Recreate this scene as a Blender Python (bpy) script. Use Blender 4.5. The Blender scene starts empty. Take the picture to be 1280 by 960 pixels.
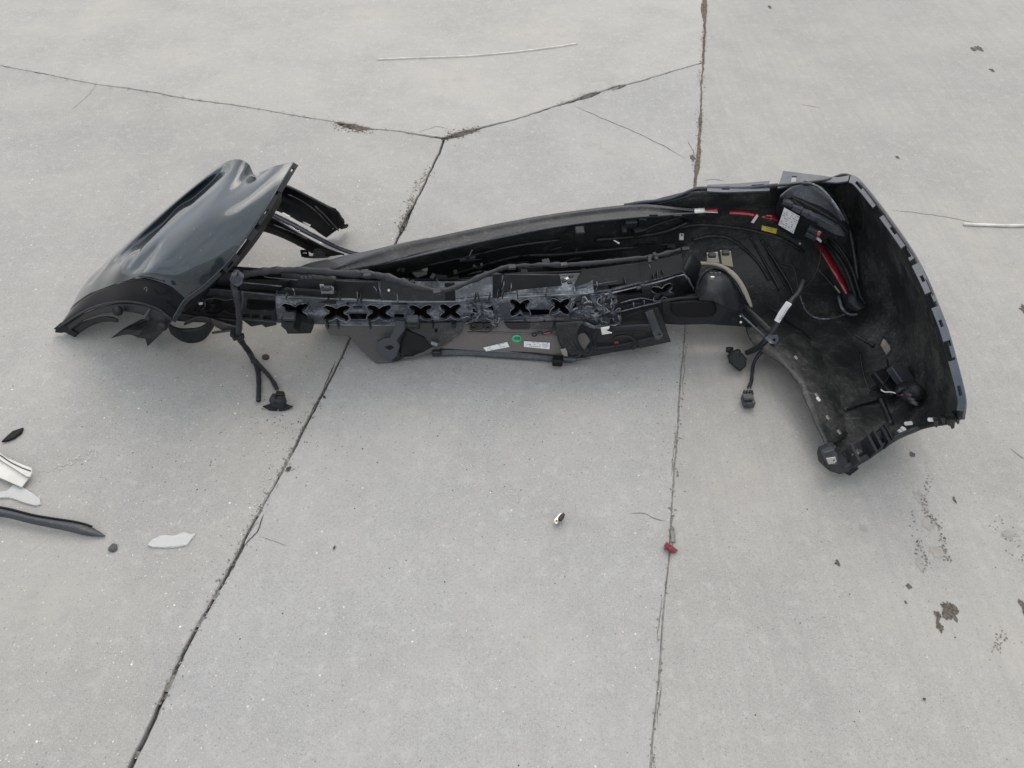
import bpy, bmesh, math, random
from mathutils import Vector, noise
random.seed(7)
S = bpy.context.scene
COL = S.collection

# ------------------------------------------------------------------ camera
F, H, PITCH = 961.0, 1.30, math.radians(48)
cam_d = bpy.data.cameras.new('camera'); cam = bpy.data.objects.new('camera', cam_d)
COL.objects.link(cam); S.camera = cam
cam.location = (0, 0, H); cam.rotation_euler = (math.radians(90) - PITCH, 0, 0)
cam_d.sensor_width = 36; cam_d.lens = F / 1280 * 36; cam_d.clip_start = .02; cam_d.clip_end = 200
# ------------------------------------------------------------------ light
SUN_EL, SUN_AZ = math.radians(52), math.radians(14)      # azimuth measured from +Y towards +X
W = bpy.data.worlds.new('World'); S.world = W; W.use_nodes = True
nt = W.node_tree; bg = nt.nodes['Background']
sky = nt.nodes.new('ShaderNodeTexSky'); sky.sky_type = 'NISHITA'; sky.sun_disc = False
sky.sun_elevation = SUN_EL; sky.sun_rotation = SUN_AZ; sky.air_density = 1.2; sky.dust_density = 4.5; sky.ozone_density = 1.0
# broken cloud deck laid over the sky texture
tc = nt.nodes.new('ShaderNodeTexCoord'); no = nt.nodes.new('ShaderNodeTexNoise')
no.inputs['Scale'].default_value = 3.1; no.inputs['Detail'].default_value = 6; no.inputs['Roughness'].default_value = .55
mp = nt.nodes.new('ShaderNodeMapping'); mp.inputs['Scale'].default_value = (1, 1, 2.2)
nt.links.new(tc.outputs['Generated'], mp.inputs['Vector']); nt.links.new(mp.outputs[0], no.inputs['Vector'])
cr = nt.nodes.new('ShaderNodeValToRGB'); cr.color_ramp.elements[0].position = .36; cr.color_ramp.elements[1].position = .62; cr.color_ramp.elements[0].color = (.5, .5, .5, 1)
nt.links.new(no.outputs['Fac'], cr.inputs[0])
mx = nt.nodes.new('ShaderNodeMix'); mx.data_type = 'RGBA'
nt.links.new(cr.outputs[0], mx.inputs[0]); nt.links.new(sky.outputs[0], mx.inputs[6]); mx.inputs[7].default_value = (6.4, 6.5, 6.65, 1)
nt.links.new(mx.outputs[2], bg.inputs['Color']); bg.inputs['Strength'].default_value = .11
sl = bpy.data.lights.new('sun', 'SUN'); so = bpy.data.objects.new('sun', sl); COL.objects.link(so)
sl.energy = 0.5; sl.angle = math.radians(45); sl.color = (1, .96, .9)
d = Vector((math.sin(SUN_AZ) * math.cos(SUN_EL), math.cos(SUN_AZ) * math.cos(SUN_EL), math.sin(SUN_EL)))
so.rotation_euler = d.to_track_quat('Z', 'Y').to_euler(); so.location = d * 8
S.view_settings.view_transform = 'Standard'; S.view_settings.look = 'None'
S.view_settings.exposure = 0.78; S.view_settings.gamma = 1

# ------------------------------------------------------------------ geometry helpers
RT, UP, FW = Vector((1, 0, 0)), Vector((0, math.sin(PITCH), math.cos(PITCH))), Vector((0, math.cos(PITCH), -math.sin(PITCH)))
def ray(px, py): return RT * ((px - 640) / F) + UP * ((480 - py) / F) + FW
def P(px, py, z=0.0):
    "survey point: the place at height z that stands at this spot of the photograph"
    r = ray(px, py); return Vector((0, 0, H)) + r * ((z - H) / r.z)
def PP(plane, px, py):
    o, n = plane; c = Vector((0, 0, H)); r = ray(px, py); return c + r * ((o - c).dot(n) / r.dot(n))
def plane3(a, b, c):
    A, B, C = P(*a), P(*b), P(*c); n = (B - A).cross(C - A).normalized()
    if n.dot(Vector((0, 0, H)) - A) < 0: n = -n
    return A, n
ROOT0 = Vector((0, 0, 0))
ORIG = {}
def root_of(p): return ORIG.get(p.name, ROOT0) if p else ROOT0
def mk(name, verts, faces, mat, parent=None, smooth=True, org=None):
    o0 = root_of(parent) if parent else (org or ROOT0)
    m = bpy.data.meshes.new(name); m.from_pydata([v - o0 for v in verts], [], faces); m.update()
    if smooth: m.polygons.foreach_set('use_smooth', [True] * len(m.polygons))
    o = bpy.data.objects.new(name, m); COL.objects.link(o); m.materials.append(mat)
    if parent: o.parent = parent
    else: o.location = o0
    ORIG[o.name] = o0
    return o
def tag(o, label=None, cat=None, group=None, kind=None):
    if label: o['label'] = label
    if cat: o['category'] = cat
    if group: o['group'] = group
    if kind: o['kind'] = kind
    return o
def empty(name, loc):
    e = bpy.data.objects.new(name, None); COL.objects.link(e); e.location = loc; e.empty_display_size = .05; ORIG[e.name] = Vector(loc); return e
def cr1(p0, p1, p2, p3, t):
    return tuple(.5 * ((2 * b) + (c - a) * t + (2 * a - 5 * b + 4 * c - d_) * t * t + (-a + 3 * b - 3 * c + d_) * t ** 3) for a, b, c, d_ in zip(p0, p1, p2, p3))
def spline(pts, n):
    "n samples per span through tuples"
    out = []
    for i in range(len(pts) - 1):
        p0 = pts[max(i - 1, 0)]; p3 = pts[min(i + 2, len(pts) - 1)]
        for k in range(n): out.append(cr1(p0, pts[i], pts[i + 1], p3, k / n))
    out.append(tuple(pts[-1])); return out
def solid(o, th, off=-1, bev=0):
    m = o.modifiers.new('thickness', 'SOLIDIFY'); m.thickness = th; m.offset = off
    if bev:
        b = o.modifiers.new('edge', 'BEVEL'); b.width = bev; b.segments = 1; b.limit_method = 'ANGLE'
    return o
def loft(name, rows, mat, parent, nu=6, nv=4, th=.004, jit=0, sm=True, world=False, jf=30, off=None):
    "rows of (px,py,z) control points, all rows the same length; front faces the camera"
    R = [spline(r, nu) for r in rows]; cols = list(zip(*R))
    G = [spline(list(c), nv) for c in cols]
    V = []; nc, nr = len(G), len(G[0])
    for c in G:
        for p in c: V.append(P(*p) if not world else Vector(p))
    if jit:
        V = [v + noise.noise_vector(v * jf) * jit + noise.noise_vector(v * jf * 3.1) * jit * .4 for v in V]
    Fc = [(i * nr + j, i * nr + j + 1, (i + 1) * nr + j + 1, (i + 1) * nr + j) for i in range(nc - 1) for j in range(nr - 1)]
    a, b, c, _ = Fc[len(Fc) // 2]; n = (V[b] - V[a]).cross(V[c] - V[a])
    if n.dot(Vector((0, 0, H)) - V[a]) < 0: Fc = [f[::-1] for f in Fc]
    o = mk(name, V, Fc, mat, parent, sm)
    if th: solid(o, th, -1 if off is None else off)
    return o
def tube(name, pts, r, mat, parent=None, n=5, seg=8, rn=0, world=False, caps=True, org=None, flat=1.0):
    Q = spline([tuple(p) for p in pts], n) if n > 1 else pts
    C = [Vector(q[:3]) if world else P(*q[:3]) for q in Q]
    V, Fc = [], []; N = len(C)
    up = Vector((0, 0, 1))
    for i, c in enumerate(C):
        t = (C[min(i + 1, N - 1)] - C[max(i - 1, 0)]).normalized()
        a = t.cross(up);
        if a.length < 1e-3: a = t.cross(Vector((0, 1, 0)))
        a.normalize(); b = t.cross(a)
        rr = (r(i / (N - 1)) if callable(r) else r) * (1 + rn * noise.noise(c * 60))
        for k in range(seg):
            th = 2 * math.pi * k / seg; V.append(c + a * (rr * math.cos(th)) + b * (rr * flat * math.sin(th)))
    for i in range(N - 1):
        for k in range(seg):
            k2 = (k + 1) % seg; Fc.append((i * seg + k, i * seg + k2, (i + 1) * seg + k2, (i + 1) * seg + k))
    if caps: Fc.append(tuple(range(seg))[::-1]); Fc.append(tuple((N - 1) * seg + k for k in range(seg)))
    return mk(name, V, Fc, mat, parent, True, org)
def plate(name, plane, outline, mat, parent=None, holes=(), th=.004, bev=.0006, lift=0, org=None, smooth=False, warp=0):
    "flat plate with real holes lying in a real plane; outline and holes given as photograph points"
    o, n = plane
    u = n.cross(Vector((0, 1, .3))).normalized(); v = n.cross(u)
    cu = bpy.data.curves.new('t', 'CURVE'); cu.dimensions = '2D'; cu.fill_mode = 'BOTH'; cu.extrude = th / 2; cu.bevel_depth = bev; cu.bevel_resolution = 0
    for ring in [outline] + list(holes):
        pts = []
        for a, b in zip(ring, list(ring[1:]) + [ring[0]]):
            pts.append(a); L = math.hypot(a[0] - b[0], a[1] - b[1]); k = int(L // 14)
            for q in range(1, k + 1): pts.append((a[0] + (b[0] - a[0]) * q / (k + 1), a[1] + (b[1] - a[1]) * q / (k + 1)))
        sp = cu.splines.new('POLY'); sp.points.add(len(pts) - 1); sp.use_cyclic_u = True
        for i, q in enumerate(pts):
            w = PP(plane, *q) - o; sp.points[i].co = (w.dot(u), w.dot(v), 0, 1)
    tmp = bpy.data.objects.new('t', cu); me = bpy.data.meshes.new_from_object(tmp)
    V = [o + u * p.co.x + v * p.co.y + n * (p.co.z - th / 2 + lift) for p in me.vertices]
    if warp: V = [q + n * (warp * noise.noise(q * 9)) for q in V]
    Fc = [tuple(p.vertices) for p in me.polygons]
    if u.cross(v).dot(n) < 0: Fc = [f[::-1] for f in Fc]
    bpy.data.objects.remove(tmp); bpy.data.curves.remove(cu); bpy.data.meshes.remove(me)
    return mk(name, V, Fc, mat, parent, smooth, org)
def rrect(cx, cy, w, h, ang=0, r=.25, n=3):
    out = []; rr = min(w, h) * r
    for sx, sy, a0 in ((1, 1, 0), (-1, 1, 90), (-1, -1, 180), (1, -1, 270)):
        for k in range(n + 1):
            a = math.radians(a0 + 90 * k / n)
            x = sx * (w / 2 - rr) + rr * math.cos(a); y = sy * (h / 2 - rr) + rr * math.sin(a)
            c, s = math.cos(math.radians(ang)), math.sin(math.radians(ang)); out.append((cx + x * c - y * s, cy + x * s + y * c))
    return out
def xhole(cx, cy, w, h, ang=0, n=40):
    out = []
    for k in range(n):
        a = 2 * math.pi * k / n; r = .56 + .80 * abs(math.sin(2 * a)) ** 1.5
        x = r * math.cos(a) * w / 2; y = r * math.sin(a) * h / 2
        c, s = math.cos(math.radians(ang)), math.sin(math.radians(ang)); out.append((cx + x * c - y * s, cy + x * s + y * c))
    return out
def box(name, c, size, mat, parent=None, rot=(0, 0, 0), bev=.0015, org=None, world=False, taper=1.0):
    c = Vector(c) if world else P(*c)
    bm = bmesh.new(); bmesh.ops.create_cube(bm, size=1)
    for v in bm.verts:
        if v.co.z > 0: v.co.x *= taper; v.co.y *= taper
        v.co = Vector((v.co.x * size[0], v.co.y * size[1], v.co.z * size[2]))
    if bev: bmesh.ops.bevel(bm, geom=list(bm.edges), offset=bev, segments=1, affect='EDGES')
    from mathutils import Euler
    E = Euler([math.radians(a) for a in rot]).to_matrix()
    V = [c + E @ v.co for v in bm.verts]; Fc = [tuple(v.index for v in f.verts) for f in bm.faces]
    bm.verts.ensure_lookup_table(); bm.free()
    return mk(name, V, Fc, mat, parent, False, org)
def tab_strip(name, outer, inner, mat, parent, hole=None, n=8, th=.004):
    "strip between two edge lines; hole = (first, last) column left open in the middle row"
    O = spline(outer, n); I = spline(inner, n); N = len(O); V = []; fr = (0, .3, .72, 1)
    for a, b in zip(O, I):
        for f in fr: V.append(P(*[x + (y - x) * f for x, y in zip(a, b)]))
    Fc = []
    for i in range(N - 1):
        for j in range(3):
            if hole and j == 1 and any(h0 <= i < h1 for h0, h1 in hole): continue
            Fc.append((i * 4 + j, i * 4 + j + 1, (i + 1) * 4 + j + 1, (i + 1) * 4 + j))
    if not Fc: return None
    a, b, c, _ = Fc[0]; nn = (V[b] - V[a]).cross(V[c] - V[a])
    if nn.dot(Vector((0, 0, H)) - V[a]) < 0: Fc = [f[::-1] for f in Fc]
    return solid(mk(name, V, Fc, mat, parent, False), th, -1)

# ------------------------------------------------------------------ materials
def mat_new(name):
    m = bpy.data.materials.new(name); m.use_nodes = True; t = m.node_tree; return m, t, t.nodes['Principled BSDF']
def nd(t, kind, **kw):
    n = t.nodes.new(kind)
    for k, v in kw.items():
        if k in n.inputs: n.inputs[k].default_value = v
        else: setattr(n, k, v)
    return n
def ramp(t, src, p0, p1, c0=(0, 0, 0, 1), c1=(1, 1, 1, 1)):
    r = t.nodes.new('ShaderNodeValToRGB'); e = r.color_ramp.elements; e[0].position = p0; e[1].position = p1; e[0].color = c0; e[1].color = c1
    t.links.new(src, r.inputs[0]); return r.outputs[0]
def mixc(t, f, a, b):
    m = t.nodes.new('ShaderNodeMix'); m.data_type = 'RGBA'
    for s, v in ((0, f), (6, a), (7, b)):
        if hasattr(v, 'links'): t.links.new(v, m.inputs[s])
        else: m.inputs[s].default_value = v if s == 0 else (*v, 1)
    return m.outputs[2]
def tnoise(t, scale, detail=4, rough=.55, vec=None, coord='Object'):
    n = t.nodes.new('ShaderNodeTexNoise'); n.inputs['Scale'].default_value = scale; n.inputs['Detail'].default_value = detail; n.inputs['Roughness'].default_value = rough
    if vec is None: c = t.nodes.new('ShaderNodeTexCoord'); vec = c.outputs[coord]
    t.links.new(vec, n.inputs['Vector']); return n.outputs['Fac']
def mathn(t, op, a, b):
    m = t.nodes.new('ShaderNodeMath'); m.operation = op
    for i, v in enumerate((a, b)):
        if hasattr(v, 'links'): t.links.new(v, m.inputs[i])
        else: m.inputs[i].default_value = v
    return m.outputs[0]
def bump(t, b, h, strength, dist=.001):
    n = t.nodes.new('ShaderNodeBump'); n.inputs['Strength'].default_value = strength; n.inputs['Distance'].default_value = dist
    t.links.new(h, n.inputs['Height']); t.links.new(n.outputs[0], b.inputs['Normal'])
def plastic(name, base, rough=.5, dust=.35, dcol=(.115, .115, .112), dscale=9, spec=.5, grain=.25, scratch=True, relief=0):
    m, t, b = mat_new(name)
    n1 = tnoise(t, dscale, 7, .68); n2 = tnoise(t, 160, 3, .6)
    f = ramp(t, n1, .48, .78); f2 = mathn(t, 'MULTIPLY', f, dust)
    f3 = mathn(t, 'MULTIPLY', mathn(t, 'MULTIPLY', ramp(t, n2, .5, .66), ramp(t, n1, .40, .62)), dust * .8); f4 = mathn(t, 'ADD', f2, f3)
    if scratch:
        c = t.nodes.new('ShaderNodeTexCoord'); mpn = t.nodes.new('ShaderNodeMapping'); mpn.inputs['Scale'].default_value = (14, 160, 70); mpn.inputs['Rotation'].default_value = (.4, .2, .6)
        t.links.new(c.outputs['Object'], mpn.inputs[0]); s = tnoise(t, 1, 2, .5, mpn.outputs[0])
        f4 = mathn(t, 'ADD', f4, mathn(t, 'MULTIPLY', ramp(t, s, .66, .72), dust * .55))
    col = mixc(t, f4, base, dcol); t.links.new(col, b.inputs['Base Color'])
    rr = ramp(t, n1, .3, .8, (rough - .1,) * 3 + (1,), (min(1, rough + .25),) * 3 + (1,)); t.links.new(rr, b.inputs['Roughness'])
    b.inputs['Specular IOR Level'].default_value = spec
    if relief:
        hh = mathn(t, 'ADD', mathn(t, 'MULTIPLY', n2, .05), mathn(t, 'MULTIPLY', tnoise(t, 16, 3, .5), 1.0)); bump(t, b, hh, .5, relief)
    else: bump(t, b, n2, grain, .0006)
    return m
def simple(name, col, rough=.5, metal=0, spec=.5, trans=0, var=.15, coat=0, vs=40):
    m, t, b = mat_new(name); n = tnoise(t, vs, 5, .6)
    c2 = tuple(x * (1 - var * 2) for x in col)
    t.links.new(mixc(t, ramp(t, n, .35, .7), col, c2), b.inputs['Base Color'])
    b.inputs['Roughness'].default_value = rough; b.inputs['Metallic'].default_value = metal; b.inputs['Specular IOR Level'].default_value = spec
    b.inputs['Transmission Weight'].default_value = trans; b.inputs['Coat Weight'].default_value = coat; bump(t, b, n, .15, .0005); return m
M = {}
M['black'] = plastic('black_plastic', (.0075, .0085, .0095), .5, .22, (.07, .073, .075), spec=.38)
M['shell'] = plastic('shell_inner_plastic', (.0175, .0205, .0205), .42, .62, (.115,.117,.11), dscale=8, spec=.42, relief=.012)
M['cup'] = plastic('cup_plastic', (.022, .0245, .028), .36, .45, (.075, .077, .08), 16)
M['dusty'] = plastic('dusty_black_plastic', (.013, .0145, .017), .5, .6, (.10, .10, .098), 12)
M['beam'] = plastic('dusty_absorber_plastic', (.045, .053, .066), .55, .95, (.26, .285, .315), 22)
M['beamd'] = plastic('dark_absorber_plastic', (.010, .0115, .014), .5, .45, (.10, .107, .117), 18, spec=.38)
M['grey'] = plastic('grey_plastic', (.036, .041, .050), .48, .55, (.115, .12, .13), 10, scratch=False)
M['panel'] = plastic('valance_brown_grey_plastic', (.108, .099, .092), .5, .5, (.145, .132, .122), 7, scratch=False)
M['tab'] = plastic('painted_flange', (.062, .074, .097), .4, .5, (.11, .12, .14), 14, scratch=False)
M['smoke'] = plastic('smoky_brown_plastic', (.038, .035, .032), .32, .5, (.085, .078, .072), 8)
M['satin'] = plastic('satin_black_plastic', (.017, .0205, .026), .38, .3, (.06, .065, .07), 10)
M['dark'] = plastic('black_plastic_and_shade', (.0045, .005, .006), .55, .06, spec=.28)  # deep black plastic, also colours the shade inside the beam's holes
M['gloss'] = simple('gloss_black_cladding', (.005, .0065, .010), .12, 0, .16, var=.1)
M['loom'] = plastic('wiring_tape', (.009, .011, .0145), .55, .35, (.05, .055, .063), 60, grain=.9)
M['edge_highlight'] = simple('dusty_edge_highlight', (.30, .32, .35), .6, var=.3)  # pale dusty plastic with edge highlights put into its colour
M['steel'] = simple('zinc_clip_metal', (.42, .41, .38), .38, .9)
M['tan'] = plastic('tan_foam_strip', (.30, .27, .215), .85, .35, (.2, .18, .14), 22)
M['white'] = simple('label_paper', (.72, .73, .74), .6, var=.05)
M['ink'] = simple('print_ink', (.06, .06, .07), .6)
M['whitep'] = simple('white_plastic', (.74, .74, .72), .45)
M['red'] = simple('red_lens', (.24, .008, .018), .22, 0, .6, coat=.6, var=.25)
M['redd'] = simple('dark_red_lens', (.16, .008, .016), .3, 0, .6, coat=.5, var=.3)
M['yellow'] = simple('yellow_label', (.62, .52, .03), .5, var=.06)
M['green'] = simple('green_sticker', (.01, .36, .17), .5, var=.1)
M['greend'] = simple('green_sticker_print', (.008, .13, .07), .5)
M['greenl'] = simple('green_sticker_pale_print', (.16, .55, .36), .5)
M['wood'] = simple('white_stick_material', (.80, .78, .72), .7)
M['rubber'] = plastic('rubber_trim', (.045, .052, .06), .45, .4, (.12, .125, .13), 20)
M['silver'] = simple('pale_coated_trim', (.70, .685, .63), .5, .15, var=.1, vs=25)
M['leaf'] = simple('dry_leaf_brown', (.045, .038, .03), .7)
M['rust'] = simple('beige_sticker', (.52, .45, .37), .7, var=.2, vs=90)
def clear_mat():
    m, t, b = mat_new('frosted_clear_plastic'); b.inputs['Base Color'].default_value = (.90, .91, .89, 1); b.inputs['Roughness'].default_value = .25
    b.inputs['Transmission Weight'].default_value = .6; b.inputs['IOR'].default_value = 1.45; bump(t, b, tnoise(t, 60, 4), .2); return m
M['clear'] = clear_mat()
def paint():
    m, t, b = mat_new('dark_blue_grey_car_paint')
    n = tnoise(t, 5, 6, .6); n2 = tnoise(t, 900, 1)
    c = mixc(t, ramp(t, n, .45, .8), (.022, .035, .044), (.035, .048, .057))
    c = mixc(t, mathn(t, 'MULTIPLY', ramp(t, tnoise(t, 130, 3, .7), .66, .72), .5), c, (.25, .25, .24))
    t.links.new(c, b.inputs['Base Color']); b.inputs['Metallic'].default_value = .4
    t.links.new(ramp(t, n, .35, .75, (.24,) * 3 + (1,), (.36,) * 3 + (1,)), b.inputs['Roughness'])
    b.inputs['Coat Weight'].default_value = 1; b.inputs['Coat Roughness'].default_value = .03
    bump(t, b, n2, .03, .0002); return m
M['paint'] = paint()

def concrete(name, a, b_, speck=1.0, broom=0.0):
    m, t, b = mat_new(name); c = t.nodes.new('ShaderNodeTexCoord').outputs['Object']
    n1 = tnoise(t, 1.1, 5, .6, c); n2 = tnoise(t, 7, 8, .7, c); n3 = tnoise(t, 170, 4, .7, c); n4 = tnoise(t, 38, 3, .6, c); n5 = tnoise(t, 420, 2, .6, c)
    col = mixc(t, ramp(t, n1, .32, .7), a, b_)
    col = mixc(t, mathn(t, 'MULTIPLY', ramp(t, n2, .44, .68), .55), col, tuple(x * .76 for x in a))
    col = mixc(t, mathn(t, 'MULTIPLY', ramp(t, n4, .52, .70), .34), col, tuple(min(1, x * 1.25) for x in a))
    col = mixc(t, mathn(t, 'MULTIPLY', ramp(t, n3, .50, .68), .50), col, tuple(x * .58 for x in a))
    col = mixc(t, mathn(t, 'MULTIPLY', ramp(t, n5, .54, .66), .40), col, tuple(min(1, x * 1.5) for x in a))
    n6 = tnoise(t, 2.6, 4, .6, c); n7 = tnoise(t, 19, 5, .75, c)
    col = mixc(t, mathn(t, 'MULTIPLY', ramp(t, n6, .45, .68), .5), col, (a[0] * 1.13, a[1] * 1.10, a[2] * 1.04))
    col = mixc(t, mathn(t, 'MULTIPLY', mathn(t, 'MULTIPLY', ramp(t, n7, .50, .66), ramp(t, n6, .62, .40)), .38), col, tuple(x * .68 for x in a))
    # sparse pale aggregate and dark pits
    for sc, th, cc, k in ((46, .06, (.78, .77, .73), .75 * speck), (75, .075, (.14, .135, .125), .8), (120, .11, (.70, .69, .64), .5 * speck), (150, .13, (.17, .16, .15), .6)):
        v = t.nodes.new('ShaderNodeTexVoronoi'); v.inputs['Scale'].default_value = sc
        dn = t.nodes.new('ShaderNodeMapping'); dn.inputs['Location'].default_value = (sc * .37, sc, 0); t.links.new(c, dn.inputs[0]); t.links.new(dn.outputs[0], v.inputs['Vector'])
        near = ramp(t, v.outputs['Distance'], th * .7, th * 1.9, (1, 1, 1, 1), (0, 0, 0, 1))
        sep = t.nodes.new('ShaderNodeSeparateColor'); t.links.new(v.outputs['Color'], sep.inputs[0])
        pick = ramp(t, sep.outputs[0], .80, .84)
        col = mixc(t, mathn(t, 'MULTIPLY', mathn(t, 'MULTIPLY', near, pick), k), col, cc)
    if broom:
        mpn = t.nodes.new('ShaderNodeMapping'); mpn.inputs['Scale'].default_value = (60, 2.0, 1); mpn.inputs['Rotation'].default_value = (0, 0, math.radians(5)); t.links.new(c, mpn.inputs[0])
        s = tnoise(t, 1, 4, .6, mpn.outputs[0]); col = mixc(t, mathn(t, 'MULTIPLY', ramp(t, s, .45, .7), broom), col, tuple(x * .78 for x in a))
    t.links.new(col, b.inputs['Base Color']); b.inputs['Roughness'].default_value = .86; b.inputs['Specular IOR Level'].default_value = .3
    hh = mathn(t, 'ADD', mathn(t, 'MULTIPLY', n3, .5), mathn(t, 'ADD', mathn(t, 'MULTIPLY', n4, .6), mathn(t, 'MULTIPLY', n2, 1.2)))
    bump(t, b, hh, .42, .0035); return m
M['conc_top'] = concrete('concrete_far_slab', (.412, .404, .384), (.345, .340, .323), .8)
M['conc_left'] = concrete('concrete_left_slab', (.376, .370, .353), (.303, .299, .286), 1.4)
M['conc_mid'] = concrete('concrete_middle_slab', (.378, .376, .366), (.314, .312, .305), .9, .15)
M['conc_right'] = concrete('concrete_right_slab', (.370, .363, .345), (.312, .307, .292), .5, .3)
def filler():
    m, t, b = mat_new('joint_dirt'); n = tnoise(t, 18, 6, .7); n2 = tnoise(t, 7, 3, .5); n3 = tnoise(t, 220, 3, .7)
    c = mixc(t, ramp(t, n, .42, .58), (.012, .011, .010), (.14, .132, .12))
    c = mixc(t, ramp(t, n2, .60, .66), c, (.13, .10, .07)); c = mixc(t, mathn(t, 'MULTIPLY', ramp(t, n3, .4, .7), .5), c, (.05, .045, .04))
    t.links.new(c, b.inputs['Base Color']); b.inputs['Roughness'].default_value = .95; bump(t, b, n3, .9, .004); return m
M['filler'] = filler()
M['fillerb'] = simple('brown_joint_sand', (.17, .14, .105), .95, var=.35, vs=90)
M['stain'] = simple('grey_stained_concrete', (.335, .32, .295), .95, var=.10, vs=60)
M['fillerg'] = simple('grey_joint_mortar', (.27, .262, .24), .95, var=.3, vs=120)
M['crack'] = simple('hairline_crack_dirt', (.23, .215, .19), .95, var=.35, vs=150)
M['pit'] = simple('scaled_brown_aggregate', (.21, .165, .115), .95, var=.4, vs=220)
M['pitr'] = simple('scaled_dark_spot', (.15, .128, .105), .95, var=.4, vs=220)
M['pale'] = simple('pale_scrape', (.50, .495, .47), .9, var=.15, vs=120)
M['stone'] = simple('grey_pebble_material', (.085, .09, .1), .8, vs=120)
M['grit_l'] = simple('pale_grit', (.74, .72, .66), .8)
M['grit_d'] = simple('dark_grit', (.05, .045, .04), .8)

# ------------------------------------------------------------------ paving
pav = empty('concrete_pavement', (0, 0, 0)); tag(pav, kind='structure')
def wline(pts, ext0=None, ext1=None, step=.010):
    W_ = [P(x, y, 0) for x, y in pts]
    if ext0: W_ = [W_[0] + (W_[0] - W_[1]).normalized() * ext0] + W_
    if ext1: W_ = W_ + [W_[-1] + (W_[-1] - W_[-2]).normalized() * ext1]
    out = []
    for a, b in zip(W_[:-1], W_[1:]):
        L = (b - a).length; n = max(1, int(L / (step if L < 4 else .25)))
        for k in range(n): out.append(a.lerp(b, k / n))
    out.append(W_[-1]); return out
J_R_top = [(884, -60), (881, 0), (880, 40), (879, 78)]
J_R_low = [(879, 78), (877, 110), (876, 140), (873, 180), (871, 215), (864, 280), (858, 380), (851, 480), (845, 560), (839, 640), (836, 690), (828, 780), (821, 880), (814, 960), (808, 1040)]
J_B = [(555, 173), (550, 190), (532, 225), (512, 265), (496, 300), (470, 355), (436, 425), (410, 480), (380, 535), (355, 585), (318, 650), (290, 705), (262, 755), (235, 805), (200, 880), (163, 955), (120, 1040)]
C_L = [(-80, 68), (0, 82), (60, 93), (121, 106), (160, 110), (220, 121), (290, 131), (360, 143), (410, 151), (450, 160), (500, 164), (555, 173)]
C_R = [(555, 173), (590, 163), (640, 150), (700, 131), (745, 116), (800, 101), (845, 88), (879, 78)]
def interp(tab, y):
    for (a, va), (b, vb) in zip(tab[:-1], tab[1:]):
        if a <= y <= b: return va + (vb - va) * (y - a) / (b - a)
    return tab[0][1] if y < tab[0][0] else tab[-1][1]
def px_of(w):
    v = w - Vector((0, 0, H)); dz = v.dot(FW)
    if dz < .2: return (-999, 1500)
    return (640 + F * v.x / dz, 480 - F * v.dot(UP) / dz)
def side(line, sgn, gap, chips=()):
    "one side of a joint: list of (top_ring_point, low_ring_point)"
    out = []
    for i, p in enumerate(line):
        t = (line[min(i + 1, len(line) - 1)] - line[max(i - 1, 0)]); t.z = 0; t.normalize(); n = Vector((-t.y, t.x, 0)) * sgn
        x, y = px_of(p); g = gap(x, y); mn = noise.noise(p * 25) * .0022 + noise.noise(p * 90) * .0016
        wob = Vector((-t.y, t.x, 0)) * (noise.noise(p * 6 + Vector((9, 2, 0))) * .004)
        ch = 0
        for cx, cy, rad, dep in chips:
            dd = math.hypot(x - cx, (y - cy) * 1.2) / rad
            if dd < 1: ch = max(ch, dep * (1 - dd * dd) * (1 + .5 * noise.noise(p * 70)))
        low = p + wob + n * (max(g / 2 + mn * sgn, .0006) + ch * .75)
        top = low + n * (.0012 + max(0, noise.noise(p * 50 + Vector((5, 5, sgn)))) * .005 * min(1, g / .004) + ch * .25)
        out.append((top, low))
    return out[1:-1]
gT = lambda x, y: interp([(-99, .003), (100, .003), (200, .005), (400, .003), (500, .006), (560, .008), (600, .011), (640, .006), (690, .006), (715, .014), (740, .007), (880, .005)], x)
gB = lambda x, y: interp([(170, .008), (230, .005), (300, .007), (420, .004), (540, .006), (590, .005), (610, .002), (650, .005), (760, .006), (960, .009)], y)
gR = lambda x, y: interp([(-60, .012), (0, .010), (78, .007), (90, .003), (130, .004), (200, .009), (260, .008), (330, .003), (400, .0012), (500, .0012), (640, .001), (960, .0006)], y)
lnRt = wline(J_R_top, 12); lnRl = wline(J_R_low, None, 3); lnB = wline(J_B, None, 3); lnL = wline(C_L, 12); lnC = wline(C_R)
chT = [(440, 160, 22, .018), (575, 166, 24, .012), (735, 118, 16, .012), (770, 108, 12, .010)]
chB = [(545, 250, 14, .003), (508, 275, 24, .006)]
chR = [(873, 150, 12, .004), (868, 190, 14, .003), (866, 205, 16, .004), (962, 10, 10, .01), (880, 10, 20, .008)]
far = 14
def slab(name, mat, rings, corners, lab):
    "rings: list of lists of (top, low) in order round the slab; corners inserted where None"
    T, Lw = [], []
    for r in rings:
        for tp, lo in r: T.append(Vector((tp.x, tp.y, 0))); Lw.append(Vector((lo.x, lo.y, -.0022)))
    D = [Vector((v.x, v.y, -.11)) for v in Lw]; n = len(T); V = T + Lw + D
    Fc = [tuple(range(n))]
    for i in range(n):
        j = (i + 1) % n; Fc += [(i, j, n + j, n + i), (n + i, n + j, 2 * n + j, 2 * n + i)]
    o = mk(name, V, Fc, mat, pav, False); bm = bmesh.new(); bm.from_mesh(o.data); bmesh.ops.recalc_face_normals(bm, faces=bm.faces)
    big = max(bm.faces, key=lambda f: f.calc_area())
    if big.normal.z < 0: bmesh.ops.reverse_faces(bm, faces=bm.faces)
    bm.to_mesh(o.data); bm.free(); tag(o, lab, kind='structure'); return o
pt = lambda x, y: [(Vector((x, y, 0)), Vector((x, y, 0)))]
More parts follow.
